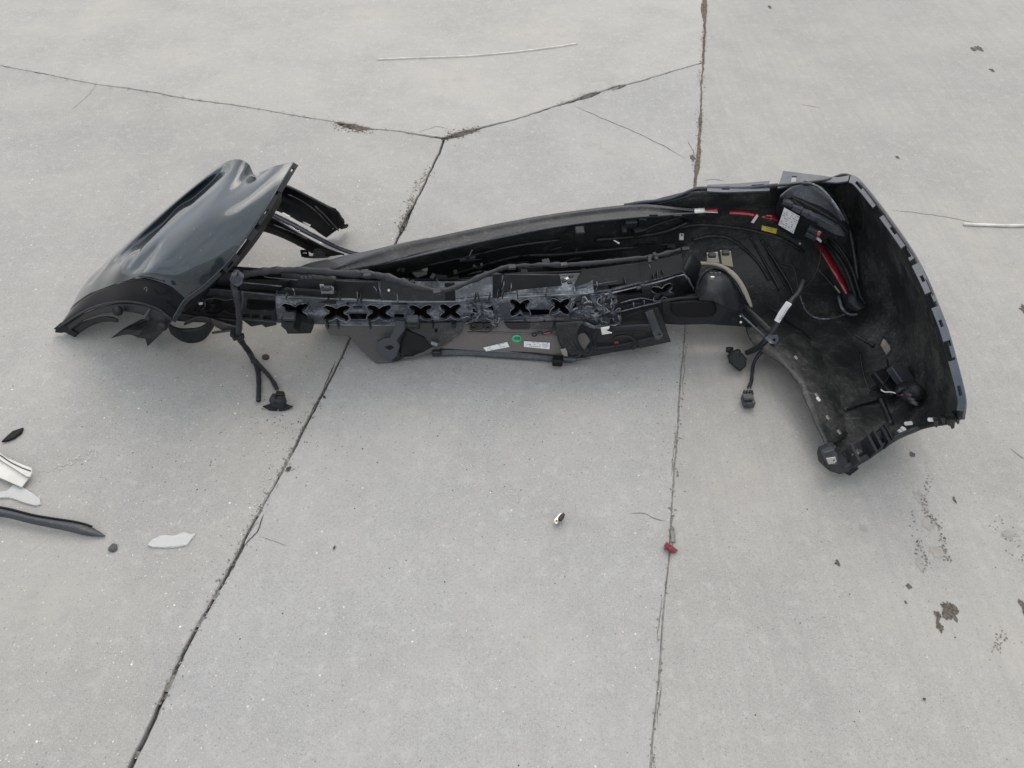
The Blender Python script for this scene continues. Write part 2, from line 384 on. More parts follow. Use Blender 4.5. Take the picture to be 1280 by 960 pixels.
rev = lambda l: l[::-1]
# far slab: above C_L and C_R, left of upper right joint
slab('concrete_slab', M['conc_top'], [side(lnL, 1, gT, chT), side(lnC, 1, gT, chT), rev(side(lnRt, -1, gR, chR)), pt(-13, 16)], 0, 'pale far slab beyond the long crack')
slab('concrete_slab', M['conc_left'], [rev(side(lnL, -1, gT, chT)), pt(-16, -4), rev(side(lnB, -1, gB, chB))], 0, 'speckled slab left of the open joint')
slab('concrete_slab', M['conc_mid'], [side(lnB, 1, gB, chB), rev(side(lnRl, -1, gR, chR)), rev(side(lnC, -1, gT, chT))], 0, 'middle slab between the two long joints')
R1 = side(lnRt, 1, gR, chR); R2 = side(lnRl, 1, gR, chR)
slab('concrete_slab', M['conc_right'], [R1, R2, pt(16, -4), pt(16, 18)], 0, 'smooth broom finished slab on the right')
base = mk('ground', [Vector(v) for v in ((-30, -10, -.10), (30, -10, -.10), (30, 30, -.10), (-30, 30, -.10))], [(0, 1, 2, 3)], M['filler'], None, False); tag(base, kind='structure')
def fill_strip(line, wfun, zfun, mat, name='joint_filler'):
    V, Fc = [], []
    line = [p for p in line if -60 < px_of(p)[1] < 1040 and -90 < px_of(p)[0] < 1370]
    for i, p in enumerate(line):
        t = (line[min(i + 1, len(line) - 1)] - line[max(i - 1, 0)]).normalized(); n = Vector((-t.y, t.x, 0)); x, y = px_of(p)
        for k in (-1, -.5, 0, .5, 1):
            q = p + n * (k * wfun(x, y)); q.z = zfun(x, y) + noise.noise(q * 60) * .004 + noise.noise(q * 14) * .006; V.append(q)
    for i in range(len(line) - 1):
        for j in range(4): Fc.append((i * 5 + j, i * 5 + j + 1, (i + 1) * 5 + j + 1, (i + 1) * 5 + j))
    for v in V: v.z = min(v.z, -.0008)
    o = mk(name, V, Fc, mat, pav, True); tag(o, kind='structure'); return o
fill_strip(lnB, lambda x, y: .03, lambda x, y: -.010, M['filler'])
fill_strip(lnL, lambda x, y: .03, lambda x, y: -.004, M['filler'])
fill_strip(lnC, lambda x, y: .03, lambda x, y: -.005, M['filler'])
fill_strip(lnRt, lambda x, y: .03, lambda x, y: -.003, M['fillerb'])
fill_strip([p for p in lnRl if px_of(p)[1] < 330], lambda x, y: .03, lambda x, y: -.001, M['fillerb'])
fill_strip([p for p in lnRl if px_of(p)[1] >= 320], lambda x, y: .015, lambda x, y: -.0008, M['fillerg'])

for y0, y1 in ((300, 318), (560, 600), (604, 650), (735, 752), (765, 790), (835, 866), (930, 950)):
    fill_strip([p for p in lnB if y0 < px_of(p)[1] < y1], lambda x, y: .006, lambda x, y: -.0035, M['fillerg'])
for x0, x1 in ((215, 240), (300, 345), (470, 510), (750, 775), (810, 850)):
    fill_strip([p for p in lnL + lnC if x0 < px_of(p)[0] < x1], lambda x, y: .006, lambda x, y: -.0015, M['fillerg'])
def ribbon_crack(pts, w, mat=None, name='crack', z=.0006, thin=True, seed=0):
    L = wline(pts, step=.006); V, Fc = [], []
    for i, p in enumerate(L):
        t = (L[min(i + 1, len(L) - 1)] - L[max(i - 1, 0)]).normalized(); n = Vector((-t.y, t.x, 0))
        q = p + n * (noise.noise(p * 22 + Vector((seed, 0, 0))) * .006 + noise.noise(p * 80) * .002); e = i / (len(L) - 1)
        ww = w * (.5 + .7 * abs(noise.noise(p * 35 + Vector((0, seed, 0))))) * (min(1, 5 * e, 5 * (1 - e)) if thin else 1)
        V += [Vector((q.x + n.x * ww, q.y + n.y * ww, z)), Vector((q.x - n.x * ww, q.y - n.y * ww, z))]
    Fc = [(2 * i, 2 * i + 1, 2 * i + 3, 2 * i + 2) for i in range(len(L) - 1)]
    o = mk(name, V, Fc, mat or M['crack'], pav, False); tag(o, kind='structure'); return o
for pts, w in (([(712, 130), (740, 142), (770, 155), (800, 168), (830, 182), (848, 194), (862, 198)], .0022), ([(860, 176), (866, 188), (869, 200)], .002),
               ([(785, 642), (806, 643), (820, 648), (833, 652)], .0012), ([(121, 106), (108, 122), (92, 135), (84, 140)], .0012),
               ([(520, 166), (545, 158), (562, 162)], .0012), ([(1110, 262), (1160, 268), (1230, 280)], .0016), ([(1010, 247), (1040, 249)], .001),
               ([(1000, 130), (1030, 136)], .001), ([(324, 672), (360, 680)], .0008), 
               ([(1262, 560), (1280, 575)], .0012), ([(905, 226), (893, 224), (880, 226)], .0015)):
    ribbon_crack(pts, w)
for s_ in range(5):   # broken hairlines that run beside the closed lower part of the right joint
    y0 = 430 + s_ * 105; ribbon_crack([(interp([(430, 854), (960, 814)], y) + (-3 if s_ % 2 else 4), y) for y in (y0, y0 + 30, y0 + 62)], .0010, seed=s_ + 3)
for pts, w in (([(388, 520), (400, 495), (412, 470), (420, 450)], .0020), ([(330, 640), (320, 665), (296, 700), (285, 722)], .0022)):
    ribbon_crack(pts, w, M['grit_d'], seed=11)
# brown scaled spots and dark scuffs on the right slab
def spot(cx, cy, rx, ry, mat, seed, name='surface_chip', z=.0010, n=64):
    c = P(cx, cy, 0); ex = (P(cx + rx, cy) - c).length; ey = (P(cx, cy + ry) - c).length
    V = [Vector((c.x, c.y, z * .4))]
    for k in range(n):
        a = 2 * math.pi * k / n; r = 1 + .55 * noise.noise(Vector((math.cos(a) * 1.6 + seed, math.sin(a) * 1.6, seed * 2.3))) + .35 * noise.noise(Vector((math.cos(a) * 5, math.sin(a) * 5, seed))) + .2 * noise.noise(Vector((math.cos(a) * 14, math.sin(a) * 14, seed)))
        V.append(Vector((c.x + ex * r * math.cos(a), c.y + ey * r * math.sin(a), z)))
    o = mk(name, V, [(0, k + 1, (k + 1) % n + 1) for k in range(n)], mat, pav, False); tag(o, kind='structure'); return o
for i, (x, y, rx, ry) in enumerate([(1188, 765, 9, 10), (1172, 769, 4, 5), (1174, 783, 4, 6), (1280, 760, 4, 8), (1281, 388, 5, 5), (1217, 62, 3, 2), (1224, 61, 4, 3), (1240, 88, 2.5, 2), (1122, 197, 2, 2),
                                    (1140, 568, 3.5, 2.5), (1193, 625, 1.5, 4), (1136, 733, 3, 3), (1132, 753, 1.6, 1.6), (1047, 704, 3, 3), (1155, 874, 2, 2), (451, 162, 5, 2), (866, 198, 3, 4), (962, 9, 2, 2)]):
    spot(x, y, rx, ry, M['pitr'], i + .3)
rs = random.Random(3)
def scatter_spots(path, n, sp, r0, r1, mat, seed=50):
    V, Fc = [], []
    q = spline([tuple(p) for p in path], 8)
    for i in range(n):
        a = q[rs.randrange(len(q))]; c = P(a[0] + rs.gauss(0, sp), a[1] + rs.gauss(0, sp), 0); r = rs.uniform(r0, r1); b = len(V); el = rs.uniform(0, 3); k = rs.randint(5, 8)
        for j in range(k):
            t = 2 * math.pi * j / k; rr = r * rs.uniform(.5, 1.3)
            x, y = rr * math.cos(t), rr * .55 * math.sin(t); V.append(Vector((c.x + x * math.cos(el) - y * math.sin(el), c.y + x * math.sin(el) + y * math.cos(el), .0007 + .00008 * (i % 9))))
        Fc.append(tuple(range(b, b + k)))
    o = mk('surface_wear', V, Fc, mat, pav, False); tag(o, kind='structure'); return o
scatter_spots([(1162, 598), (1156, 625), (1158, 640), (1172, 652), (1178, 670), (1180, 690), (1186, 702)], 120, 2.6, .0012, .0035, M['crack'])
scatter_spots([(1140, 640), (1146, 670), (1150, 690), (1160, 700), (1152, 715)], 70, 3, .001, .003, M['crack'])
scatter_spots([(1245, 780), (1252, 800), (1246, 815)], 30, 4, .001, .003, M['crack'])
scatter_spots([(1245, 655), (1262, 670), (1278, 700)], 40, 7, .0008, .0024, M['crack'])
scatter_spots([(855, 420), (851, 500), (846, 560), (840, 640), (836, 690)], 80, 3.2, .001, .0034, M['crack'])
scatter_spots([(834, 700), (826, 800), (820, 900), (815, 960)], 50, 2.5, .001, .003, M['crack'])
scatter_spots([(877, 90), (875, 150), (871, 210)], 220, 3, .001, .0034, M['pit'])
scatter_spots([(535, 215), (515, 250), (500, 290)], 260, 3.4, .001, .0038, M['pit'])
scatter_spots([(418, 155), (440, 160), (462, 163)], 200, 2.6, .0012, .004, M['pit'])
scatter_spots([(560, 170), (578, 167), (596, 162)], 200, 2.6, .0012, .004, M['pit'])
scatter_spots([(700, 130), (740, 118), (780, 107)], 140, 2.2, .001, .003, M['crack'])
scatter_spots([(0, 82), (120, 106), (290, 131), (410, 151), (540, 171)], 300, 1.6, .0008, .0026, M['crack'])
scatter_spots([(436, 425), (380, 535), (318, 650), (262, 755), (200, 880)], 420, 3.5, .0008, .0026, M['crack'])
scatter_spots([(880, 5), (879, 45), (878, 78)], 160, 2.6, .001, .004, M['pit'])
scatter_spots([(340, 555), (333, 590), (325, 620), (318, 640)], 60, 5, .0012, .0034, M['pale'])
scatter_spots([(70, 585), (95, 575), (120, 567)], 60, 3, .0015, .0045, M['pale'])
scatter_spots([(330, 520), (360, 535), (350, 580)], 70, 14, .0008, .002, M['grit_d'])
for x, y, rx, ry, s_ in ((1152, 625, 6, 10, 1), (1160, 655, 8, 7, 2), (1172, 690, 9, 6, 3), (1150, 705, 5, 8, 4), (1262, 668, 9, 5, 5), (1080, 660, 5, 4, 6)):
    spot(x, y, rx, ry, M['stain'], s_ + .7, 'grey_stain', .0005)
# free grit: stuff
def grit(name, mat, n, reg, r0, r1, seed):
    r_ = random.Random(seed); V, Fc = [], []
    for i in range(n):
        x0, y0, x1, y1 = reg[r_.randrange(len(reg))]
        c = P(r_.uniform(x0, x1), r_.uniform(y0, y1), 0); r = r0 + (r1 - r0) * r_.random() ** 3; b = len(V)
        for k in range(4):
            a = k * 1.571 + r_.uniform(-.5, .5); V.append(c + Vector((math.cos(a) * r * r_.uniform(.6, 1.3), math.sin(a) * r * r_.uniform(.6, 1.3), .0004)))
        V.append(c + Vector((0, 0, r * .8)))
        Fc += [(b + k, b + (k + 1) % 4, b + 4) for k in range(4)]
    o = mk(name, V, Fc, mat, None, False); tag(o, 'tiny %s stone grit scattered over the concrete' % ('pale' if mat == M['grit_l'] else 'dark'), 'grit', kind='stuff'); return o
grit('grit', M['grit_l'], 900, [(0, 0, 560, 480), (0, 450, 330, 960), (0, 120, 400, 960), (560, 500, 850, 900)], .0005, .0023, 1)
grit('grit', M['grit_d'], 900, [(0, 0, 1280, 960), (100, 430, 440, 620), (450, 440, 860, 620)], .0004, .0018, 2)
# ================================================================== the bumper
B = empty('car_bumper', P(650, 400, 0))
tag(B, 'large dark blue grey car bumper cover lying inside up, its left wing standing', 'car bumper')
SH = [
 [(400,344,.20),(400,351,.17),(400,358,.13),(400,368,.08),(400,385,.04),(402,398,.03)],
 [(470,331,.23),(470,338,.19),(470,347,.13),(470,358,.08),(470,380,.04),(470,398,.03)],
 [(560,310,.25),(560,320,.2),(560,335,.13),(560,350,.08),(560,375,.04),(560,398,.03)],
 [(650,291,.27),(650,304,.22),(650,324,.15),(650,342,.09),(650,370,.04),(650,398,.03)],
 [(740,275,.268), (740,293,.22),(740,318,.15),(740,338,.09),(740,370,.04),(740,398,.03)],
 [(812,253,.272),(812,280,.22),(815,313,.15),(818,340,.09),(822,372,.04),(828,403,.03)],
 [(866,240,.29),(865,272,.21),(862,308,.13),(860,345,.08),(858,378,.05),(855,404,.05)],
 [(925,236,.30),(920,272,.2),(912,313,.11),(905,350,.06),(900,380,.05),(895,405,.05)],
 [(975,232,.31),(972,272,.2),(965,322,.10),(955,365,.05),(945,395,.045),(942,410,.05)],
 [(1030,226,.32),(1022,272,.2),(1010,328,.09),(995,375,.04),(975,412,.04),(958,438,.055)],
 [(1064,220,.33),(1056,272,.2),(1044,333,.08),(1025,385,.03),(1000,430,.035),(978,452,.055)],
 [(1105,268,.345),(1092,315,.2),(1076,365,.07),(1055,405,.03),(1025,445,.035),(1000,475,.055)],
 [(1141,322,.35),(1128,362,.2),(1108,400,.08),(1080,430,.03),(1045,467,.035),(1018,505,.05)],
 [(1168,380,.345),(1155,412,.2),(1134,440,.09),(1102,465,.035),(1060,495,.03),(1030,535,.045)],
 [(1188,440,.32),(1175,460,.2),(1150,478,.10),(1115,500,.04),(1072,528,.03),(1038,560,.04)],
 [(1202,490,.28),(1188,500,.19),(1160,512,.11),(1122,530,.05),(1080,555,.03),(1044,576,.035)],
 [(1203,524,.24),(1186,530,.17),(1158,534,.11),(1122,548,.06),(1084,572,.03),(1056,586,.03)],
]
shell = loft('bumper_cover_shell', SH, M['shell'], B, nu=6, nv=6, th=.004, jit=.0035, jf=9)
_D = []
for r in SH:
    _D.append(spline(r, 6))
_D = [p for c in zip(*_D) for p in spline(list(c), 6)]
def Z(x, y):
    best = sorted(_D, key=lambda p: (p[0] - x) ** 2 + (p[1] - y) ** 2)[:3]
    w = [1 / (1 + (p[0] - x) ** 2 + (p[1] - y) ** 2) for p in best]; return sum(p[2] * k for p, k in zip(best, w)) / sum(w)
def on(x, y, dz=.012): return (x, y, Z(x, y) + dz)
def pl(x, y, dz=.012, tilt=.0016):
    "a plane that leans like the bowl under this spot: the surface climbs away from the camera"
    z = Z(x, y) + dz; return plane3((x, y, z), (x + 12, y, z + .0), (x, y + 12, z - 12 * tilt))
# raised ribs and folds moulded in the shell
for pts, r in (([on(952,300), on(968,325), on(985,352), on(992,368)], .0035), ([on(938,296), on(950,318), on(963,340), on(975,362)], .003),
               ([on(1005,228,.02), on(1030,238,.02), on(1050,258,.02), on(1062,288,.02), on(1068,320,.02), on(1072,350,.02)], .005),
               ([on(845,286), on(872,281), on(905,283), on(940,288), on(975,298), on(1005,315)], .004),
               ([on(866,300), on(890,295), on(915,300), on(945,325), on(962,350)], .0035),
               ([on(1022,336,.012), on(1035,350,.012), on(1048,366,.012), on(1057,376,.012)], .003),
               ([on(1068,418), on(1080,425), on(1092,432)], .0028), ([on(745,300), on(790,296), on(830,290), on(860,278)], .005),
               ([on(560,345,.01), on(640,322,.01), on(700,318,.01), on(760,312,.01), on(840,305,.01)], .005),
               ([on(480,342,.01), on(560,326,.01), on(640,308,.01), on(700,300,.01)], .003),
               ([on(1055,512,.008), on(1075,505,.008), on(1100,498,.008)], .004), ([on(1075,440,.006), on(1080,470,.006), on(1088,490,.006)], .002),
               ([on(1100,498,.006), on(1108,515,.006), on(1114,530,.006)], .006)):
    tube('moulded_rib', [(q[0], q[1], q[2] - (.009 if q[2] - Z(q[0], q[1]) > .0085 else .004)) for q in pts], r, M['shell'], B, n=6, seg=7, rn=.3)
for pts in ([on(955,303,.008), on(968,324,.008), on(978,341,.008)], [on(960,318,.008), on(975,345,.008), on(986,362,.008)], [on(1076,255,.008), on(1080,275,.008), on(1078,292,.008)], [on(1130,330,.006), on(1142,352,.006), on(1150,366,.006)], [on(1062,300,.008), on(1074,330,.008)]):
    tube('scuff_mark', [(q[0], q[1], q[2] - .004) for q in pts], .0016, M['dusty'], B, n=6, seg=5, rn=.9, flat=.5)
# folded edge near the lower border of the right wing
loft('folded_edge', [[(931,408,.056),(945,433,.062),(976,455,.066),(998,481,.066),(1014,517,.062),(1033,561,.048)], [(937,403,.058),(953,427,.066),(981,450,.069),(1004,477,.069),(1020,513,.064),(1038,557,.050)], [(946,396,.054),(963,419,.060),(993,438,.061),(1016,468,.060),(1032,505,.054),(1050,549,.044)], [(964,386,.042),(988,403,.036),(1016,422,.028),(1040,454,.026),(1056,493,.023),(1068,538,.021)]], M['shell'], B, nu=6, nv=4, th=.003, jit=.003)
for x, y in ((995,447),(1021,494),(1023,499),(1035,522),(1049,540)):
    box('snap_clip', (x, y, Z(x, y) + .045), (.006, .010, .004), M['steel'] if y != 499 else M['whitep'], B, rot=(20, 0, 35), bev=.001)

# lip: the ledge along the top edge
LT = [(415,335,.20),(440,325,.215),(500,306,.24),(560,292.5,.255),(600,284,.262),(640,276,.269),(680,269,.275),(740,260.5,.281),(795,255,.285),(820,256,.285),(845,259,.28),(868,261,.275)]
LI = [(412,343,.20),(440,338,.213),(500,325,.237),(560,311,.252),(600,302,.259),(640,294,.267),(680,286,.272),(740,277,.277),(795,271.5,.28),(820,270,.28),(845,268,.275),(868,266,.27)]
hid = [(a[0], a[1] + 16, a[2] - .075) for a in LT]
loft('top_lip', [LI, [(a[0]*.45 + b[0]*.55, a[1]*.45 + b[1]*.55 - .5, a[2]*.5 + b[2]*.5 - .003) for a, b in zip(LT, LI)], [(a[0], a[1] + 3, a[2] + .001) for a in LT], LT], M['dusty'], B, nu=4, nv=3, th=.004, jit=.0003)
loft('painted_outer_edge', [[(a[0], a[1] + .4, a[2]) for a in LT], [(a[0], a[1] + 1.5, a[2] - .02) for a in LT], hid], M['paint'], B, nu=4, nv=3, th=.003)
tube('lip_bead', LI, .0022, M['grey'], B, n=4, seg=6, rn=.3)
OT = [(780,256.5,.28),(800,253,.285),(820,251,.286),(838,248,.288),(852,243,.29),(869,236,.293),(885,235,.297),(930,235,.302),(972,231,.308)]
loft('painted_outer_edge', [[(a[0], a[1] + 1.5, a[2]) for a in OT], [(a[0], a[1] - 1.4, a[2] + .001) for a in OT], [(a[0], a[1] + 18, a[2] - .07) for a in OT]], M['tab'], B, nu=4, nv=3, th=.002)
# pale outer face seen past the left end of the lip
loft('painted_outer_edge', [[(408,326,.17),(432,319,.18),(462,313,.19),(500,304,.2),(535,297,.21)], [(424,333,.19),(445,326,.20),(470,319,.215),(505,306,.225),(538,298,.235)]], M['grey'], B, nu=5, nv=3, th=.003)
loft('lip_end', [[(352,341,.16),(372,334,.16),(390,328,.165),(410,324,.17)], [(356,346,.17),(380,342,.18),(405,340,.19),(428,333,.195)]], M['black'], B, nu=5, nv=3, th=.004)
loft('lip_overlap', [[(820,250,.25),(840,247,.26),(862,240,.27),(876,234,.27)], [(803,258,.27),(832,252,.28),(858,245,.285),(874,238,.285)]], M['grey'], B, nu=4, nv=2, th=.002)
for x, y in ((817,269),(847,270)):
    box('lip_slot', (x, y, .285), (.019, .004, .004), M['dark'], B, rot=(0, 0, 3), bev=.0005)
# mounting tabs on the flange
def flat(a, z): return [(x, y, z) for x, y in a]
def tabs(items, mat):
    for outer, inner, hl in items: tab_strip('mounting_tab', outer, inner, mat, B, hole=hl, n=8)
tabs([([(884,231,.302),(905,230,.304),(925,229,.306),(962,226,.308)], [(884,239,.298),(905,240,.30),(925,239.5,.302),(962,238,.304)], [(7, 11), (19, 22)]),
      ([(979,213.5,.315),(993,215,.316),(1007,217,.317)], [(972,235,.308),(990,232,.309),(1006,228,.312)], [(7, 10)])], M['tab'])
tab_strip('mounting_tab', [(1007,217,.317),(1025,219,.32),(1045,221.5,.325),(1062,219,.33)], [(1006,228,.312),(1025,227,.316),(1045,228,.322),(1060,226,.327)], M['tab'], B, n=6)
OE = [(1062,218.5,.332),(1074,225,.334),(1098,254,.340),(1121,285,.347),(1143,318,.352),(1160,351,.352),(1173,382,.349),(1184,411,.339),(1194,446,.322),(1203,480,.296),(1207,503,.27),(1204,523,.245)]
OEs = spline(OE, 10)
def edge_at(a, b, w0, w1=None):
    seg_ = [p for p in OEs if a <= p[1] <= b]; seg_ = seg_[::max(1, len(seg_) // 9)]
    inn = []
    for i, p in enumerate(seg_):
        q = seg_[min(i + 1, len(seg_) - 1)]; r_ = seg_[max(i - 1, 0)]; dx, dy = q[0] - r_[0], q[1] - r_[1]; L = math.hypot(dx, dy) or 1
        inn.append((p[0] - dy / L * w0, p[1] + dx / L * w0, p[2] - .006 * w0 / 10))
    return seg_, inn
for a, b, w, h in ((219, 254, 9, True), (256, 264, 3, None), (264, 306, 10, True), (306, 318, 4, None), (318, 324, 9, None), (325, 364, 10, True), (365, 378, 3.5, None), (379, 428, 9.5, True), (429, 446, 4, None), (447, 518, 10, True)):
    o_, i_ = edge_at(a, b, w)
    if len(o_) < 2: continue
    k = len(o_) - 1; nn = 3; mid = k * nn / 2
    tab_strip('mounting_tab', o_, i_, M['tab'], B, hole=[(int(mid - k * nn * .09), int(mid + k * nn * .10) + 1)] if h else None, n=nn)
# painted roll of the outer edge, dropping behind the flange
loft('painted_outer_edge', [[(p[0], p[1], p[2]) for p in OEs[::5]], [(p[0] + 1.6, p[1] + 1, p[2] - .006) for p in OEs[::5]], [(p[0] - 2, p[1] + 16 * min(1, max(0, (515 - p[1]) / 60)) + 1, p[2] - .05 * min(1, max(.1, (515 - p[1]) / 60))) for p in OEs[::5]]], M['tab'], B, nu=3, nv=3, th=.002)

# lamp housing bay behind the corner
loft('lamp_bay_panel', [[(976,246,.305),(990,234,.315),(1008,231,.32),(1024,238,.318),(1040,254,.30),(1052,276,.275)], [(977,248,.29),(992,250,.288),(1010,257,.28),(1024,263,.27),(1040,270,.262),(1051,278,.26)]], M['grey'], B, nu=5, nv=5, th=.003)
tube('lamp_bay_edge', [(1000,228,.325),(1018,231,.325),(1034,243,.315),(1048,262,.295),(1056,276,.275)], .0022, M['beam'], B, seg=6)
pa = plane3((978,248,.285),(1050,282,.25),(970,280,.21))
plate('control_module', pa, [(975,247),(990,246),(1022,262),(1046,276),(1060,290),(1058,302),(1036,296),(1022,306),(1008,302),(990,296),(972,283),(968,268)], M['black'], B, th=.02, bev=.002)
plate('module_cover', pa, [(977,252),(992,248),(1003,256),(998,266),(984,262)], M['loom'], B, th=.008, lift=.008)
for q in ([(981,246),(992,250),(991,254),(980,250)], [(993,252),(1004,257),(1001,262),(992,257)], [(1005,259),(1014,262),(1011,267),(1003,263)], [(1012,262),(1026,268),(1024,273),(1009,267)], [(1026,268),(1050,281),(1056,290),(1046,288),(1024,276)], [(1013,280),(1024,285),(1022,289),(1011,283)], [(1010,286),(1022,292),(1020,296),(1008,290)]):
    plate('module_ledge', pa, q, M['grey'], B, th=.010, lift=.014, bev=.001)
lab = plate('paper_label', pa, [(982.3,254),(1001.7,265),(993.7,286.5),(975,275.5)], M['white'], B, th=.001, lift=.0165, bev=0)
lr = random.Random(5)
def prints(parent, plane, p0, pu, pv, rows, lift, mat=None, dens=.75, name='printed_mark'):
    "short printed marks, too small to read, in lines on a label"
    V, Fc = [], []
    o, n = plane
    for r in range(rows):
        t = .07
        while t < .93:
            w = lr.uniform(.02, .10)
            if lr.random() < dens:
                b = len(V); y0 = (r + .25) / rows; y1 = (r + .25 + .28) / rows
                for a_, c_ in ((t, y0), (t + w, y0), (t + w, y1), (t, y1)):
                    V.append(PP(plane, p0[0] + pu[0] * a_ + pv[0] * c_, p0[1] + pu[1] * a_ + pv[1] * c_) + n * lift)
                Fc.append((b + 3, b + 2, b + 1, b))
            t += w + lr.uniform(.015, .05)
    return mk(name, V, Fc, mat or M['ink'], parent, False)
prints(lab, pa, (982.3,254), (19.4,11), (-7.3,21.5), 9, .0172, M['ink'], .62)
pk = pl(961, 287, .02)
yl = plate('yellow_label', pk, [(952.5,281.8),(971.5,286.2),(970,292.3),(951.8,287.6)], M['yellow'], B, th=.001, bev=0)
prints(yl, pk, (957.5,283.6), (9,2), (-.6,4.6), 2, .0008, M['redd'], .8)
# red reflector strips
def strip(name, pts, w, mat, z=.014, th=.006):
    up_ = []; dn = []
    for i, p in enumerate(pts):
        q = pts[min(i + 1, len(pts) - 1)]; r_ = pts[max(i - 1, 0)]; dx, dy = q[0] - r_[0], q[1] - r_[1]; L = math.hypot(dx, dy)
        ww = w[i] if isinstance(w, (list, tuple)) else w; zz = Z(p[0], p[1]) + z
        up_.append((p[0] + dy / L * ww / 2, p[1] - dx / L * ww / 2, zz)); dn.append((p[0] - dy / L * ww / 2, p[1] + dx / L * ww / 2, zz - .004))
    mid_ = [((a[0] + b[0]) / 2, (a[1] + b[1]) / 2, (a[2] + b[2]) / 2 + .003) for a, b in zip(up_, dn)]
    return loft(name, [up_, mid_, dn], mat, B, nu=4, nv=2, th=th)
strip('reflector_end', [(865,264),(873,263.4),(881,263)], 6.4, M['whitep'], .03)
strip('rear_reflector', [(881,262.8),(889,262.6),(897,262.6)], 6, M['red'], .03)
tube('reflector_seam', [on(880,265,.036), on(897,265.6,.036)], .0013, M['whitep'], B, n=1, seg=5)
strip('rear_reflector', [(912,265),(928,265.5),(945,268)], 7, M['red'], .03)
strip('rear_reflector', [(952,271),(960,270),(966,271.5),(973,276)], [5, 8, 9, 5], M['redd'], .04)
strip('rear_reflector', [(958,269.5),(965,270)], 4.5, M['red'], .05)
strip('reflector_lamp', [(1018,301),(1026,309),(1036,324),(1046,341),(1054,356),(1060,371)], [9, 9, 10, 10, 9, 5], M['red'], .035, .008)
strip('reflector_lamp', [(1012,296),(1019,303)], 7, M['redd'], .035)
tube('lamp_bulb_holder', [(1022,297,.25),(1025,289,.262)], .006, M['redd'], B, n=1)
plate('lamp_gasket', pl(1020, 297, .06), [(1012,291),(1015,293),(1021,294),(1027,301),(1026,303),(1021,299),(1015,299),(1013,296)], M['whitep'], B, th=.003, bev=.0005)
tube('lamp_surround', [on(1030,300,.03), on(1046,318,.03), on(1058,338,.03), on(1066,360,.03), on(1070,376,.03), on(1066,386,.03)], .0055, M['black'], B, n=6)
tube('lamp_surround', [on(1036,296,.02), on(1054,316,.02), on(1066,340,.02), on(1076,372,.02), on(1082,380,.02)], .004, M['loom'], B, n=6)
loft('lamp_foot', [[on(1049,368,.02), on(1056,384,.025), on(1070,391,.025)], [on(1054,364,.035), on(1062,378,.04), on(1076,386,.035)], [on(1064,364,.035), on(1070,372,.04), on(1084,384,.02)]], M['loom'], B, nu=5, nv=3, th=.004, jit=.003, jf=50)
tube('lamp_foot_edge', [on(1048,370,.03), on(1053,386,.03), on(1062,393,.03), on(1072,393,.03)], .0035, M['beam'], B, n=5)
tube('pale_edge', [on(1043,357,.025), on(1050,366,.025), on(1056,374,.025)], .0018, M['tan'], B, n=3)
tube('sensor_wire', [on(998,364,.03), on(1003,378,.03), on(1009,390,.03), on(1022,398,.03), on(1040,398,.03), on(1056,393,.03)], .0022, M['beam'], B, n=6, seg=6)
tube('sensor_wire', [on(1026,310,.05), on(1024,330,.05), on(1014,352,.05), on(1000,366,.05), on(992,376,.05)], .0025, M['loom'], B, n=6, seg=6)
tube('sensor_wire', [on(960,308,.03), on(975,328,.03), on(990,332,.03), on(996,350,.03), on(998,366,.03)], .003, M['loom'], B, n=6, seg=6)
tube('screw_head', [on(1000.5,304.5,.024), on(1000,304.2,.03)], .0045, M['steel'], B, n=1)
plate('metal_clip', pl(941, 270, .05), [(946,268),(948,270),(942,279),(939,278)], M['steel'], B, th=.002)
plate('metal_clip', pl(852, 296, .03), [(849.5,292),(854.5,292),(854.5,300),(849,300)], M['steel'], B, holes=[rrect(852, 294, 2.6, 2.2)], th=.002)
plate('white_chip', pl(770, 302, .03), [(766.5,300.5),(768,300),(775,303.6),(773.6,305.2)], M['whitep'], B, th=.002, bev=0)
tube('wire_end', [on(716,318,.03), on(720,314,.035), on(721,311,.03)], .0014, M['beam'], B, n=4, seg=5)
tube('wire_end', [on(586,322,.05), on(588,317,.05), on(590,313,.05)], .0014, M['beam'], B, n=3, seg=5)

# right wing: sensor, stickers, lower bracket
sk = pl(1108, 437, .006)
plate('beige_sticker', sk, [(1104.5,423.5),(1107,425),(1111,431),(1113,432.5),(1112.5,434.5),(1116,442),(1113.5,445.5),(1112,450),(1109,445),(1101,431.5)], M['rust'], B, th=.001, bev=0)
box('sensor_bracket', on(1126,469,.03), (.034, .050, .02), M['grey'], B, rot=(20, 0, 28), bev=.002)
box('sensor_bracket', on(1112,478,.02), (.05, .065, .02), M['black'], B, rot=(10, 0, 24), bev=.003)
tube('sensor_body', [on(1130,488,.03), on(1142,497,.035)], .020, M['black'], B, n=1, seg=14)
tube('sensor_body', [on(1140,484,.03), on(1148,492,.04)], .014, M['loom'], B, n=1, seg=12)
for x, y, w in ((1128,490,.030),(1131,487,.028),(1136,486,.02)):
    box('plug', on(x, y, .052), (w, .007, .008), M['loom'] if x != 1131 else M['grey'], B, rot=(0, 10, 12), bev=.001)
for x, y in ((1136,493),(1139,499),(1142,503)):
    tube('plug_tube', [on(x - 4, y - 1, .06), on(x + 4, y + 2, .06)], .0042, M['grey'], B, n=1)
tube('red_wire', [on(1122,494,.06), on(1129,494,.065)], .0018, M['redd'], B, n=1, seg=5)
tube('white_wire', [on(1101,487,.045), on(1106,490,.045), on(1113,490,.05), on(1120,491.5,.055)], .0017, M['whitep'], B, n=4, seg=5)
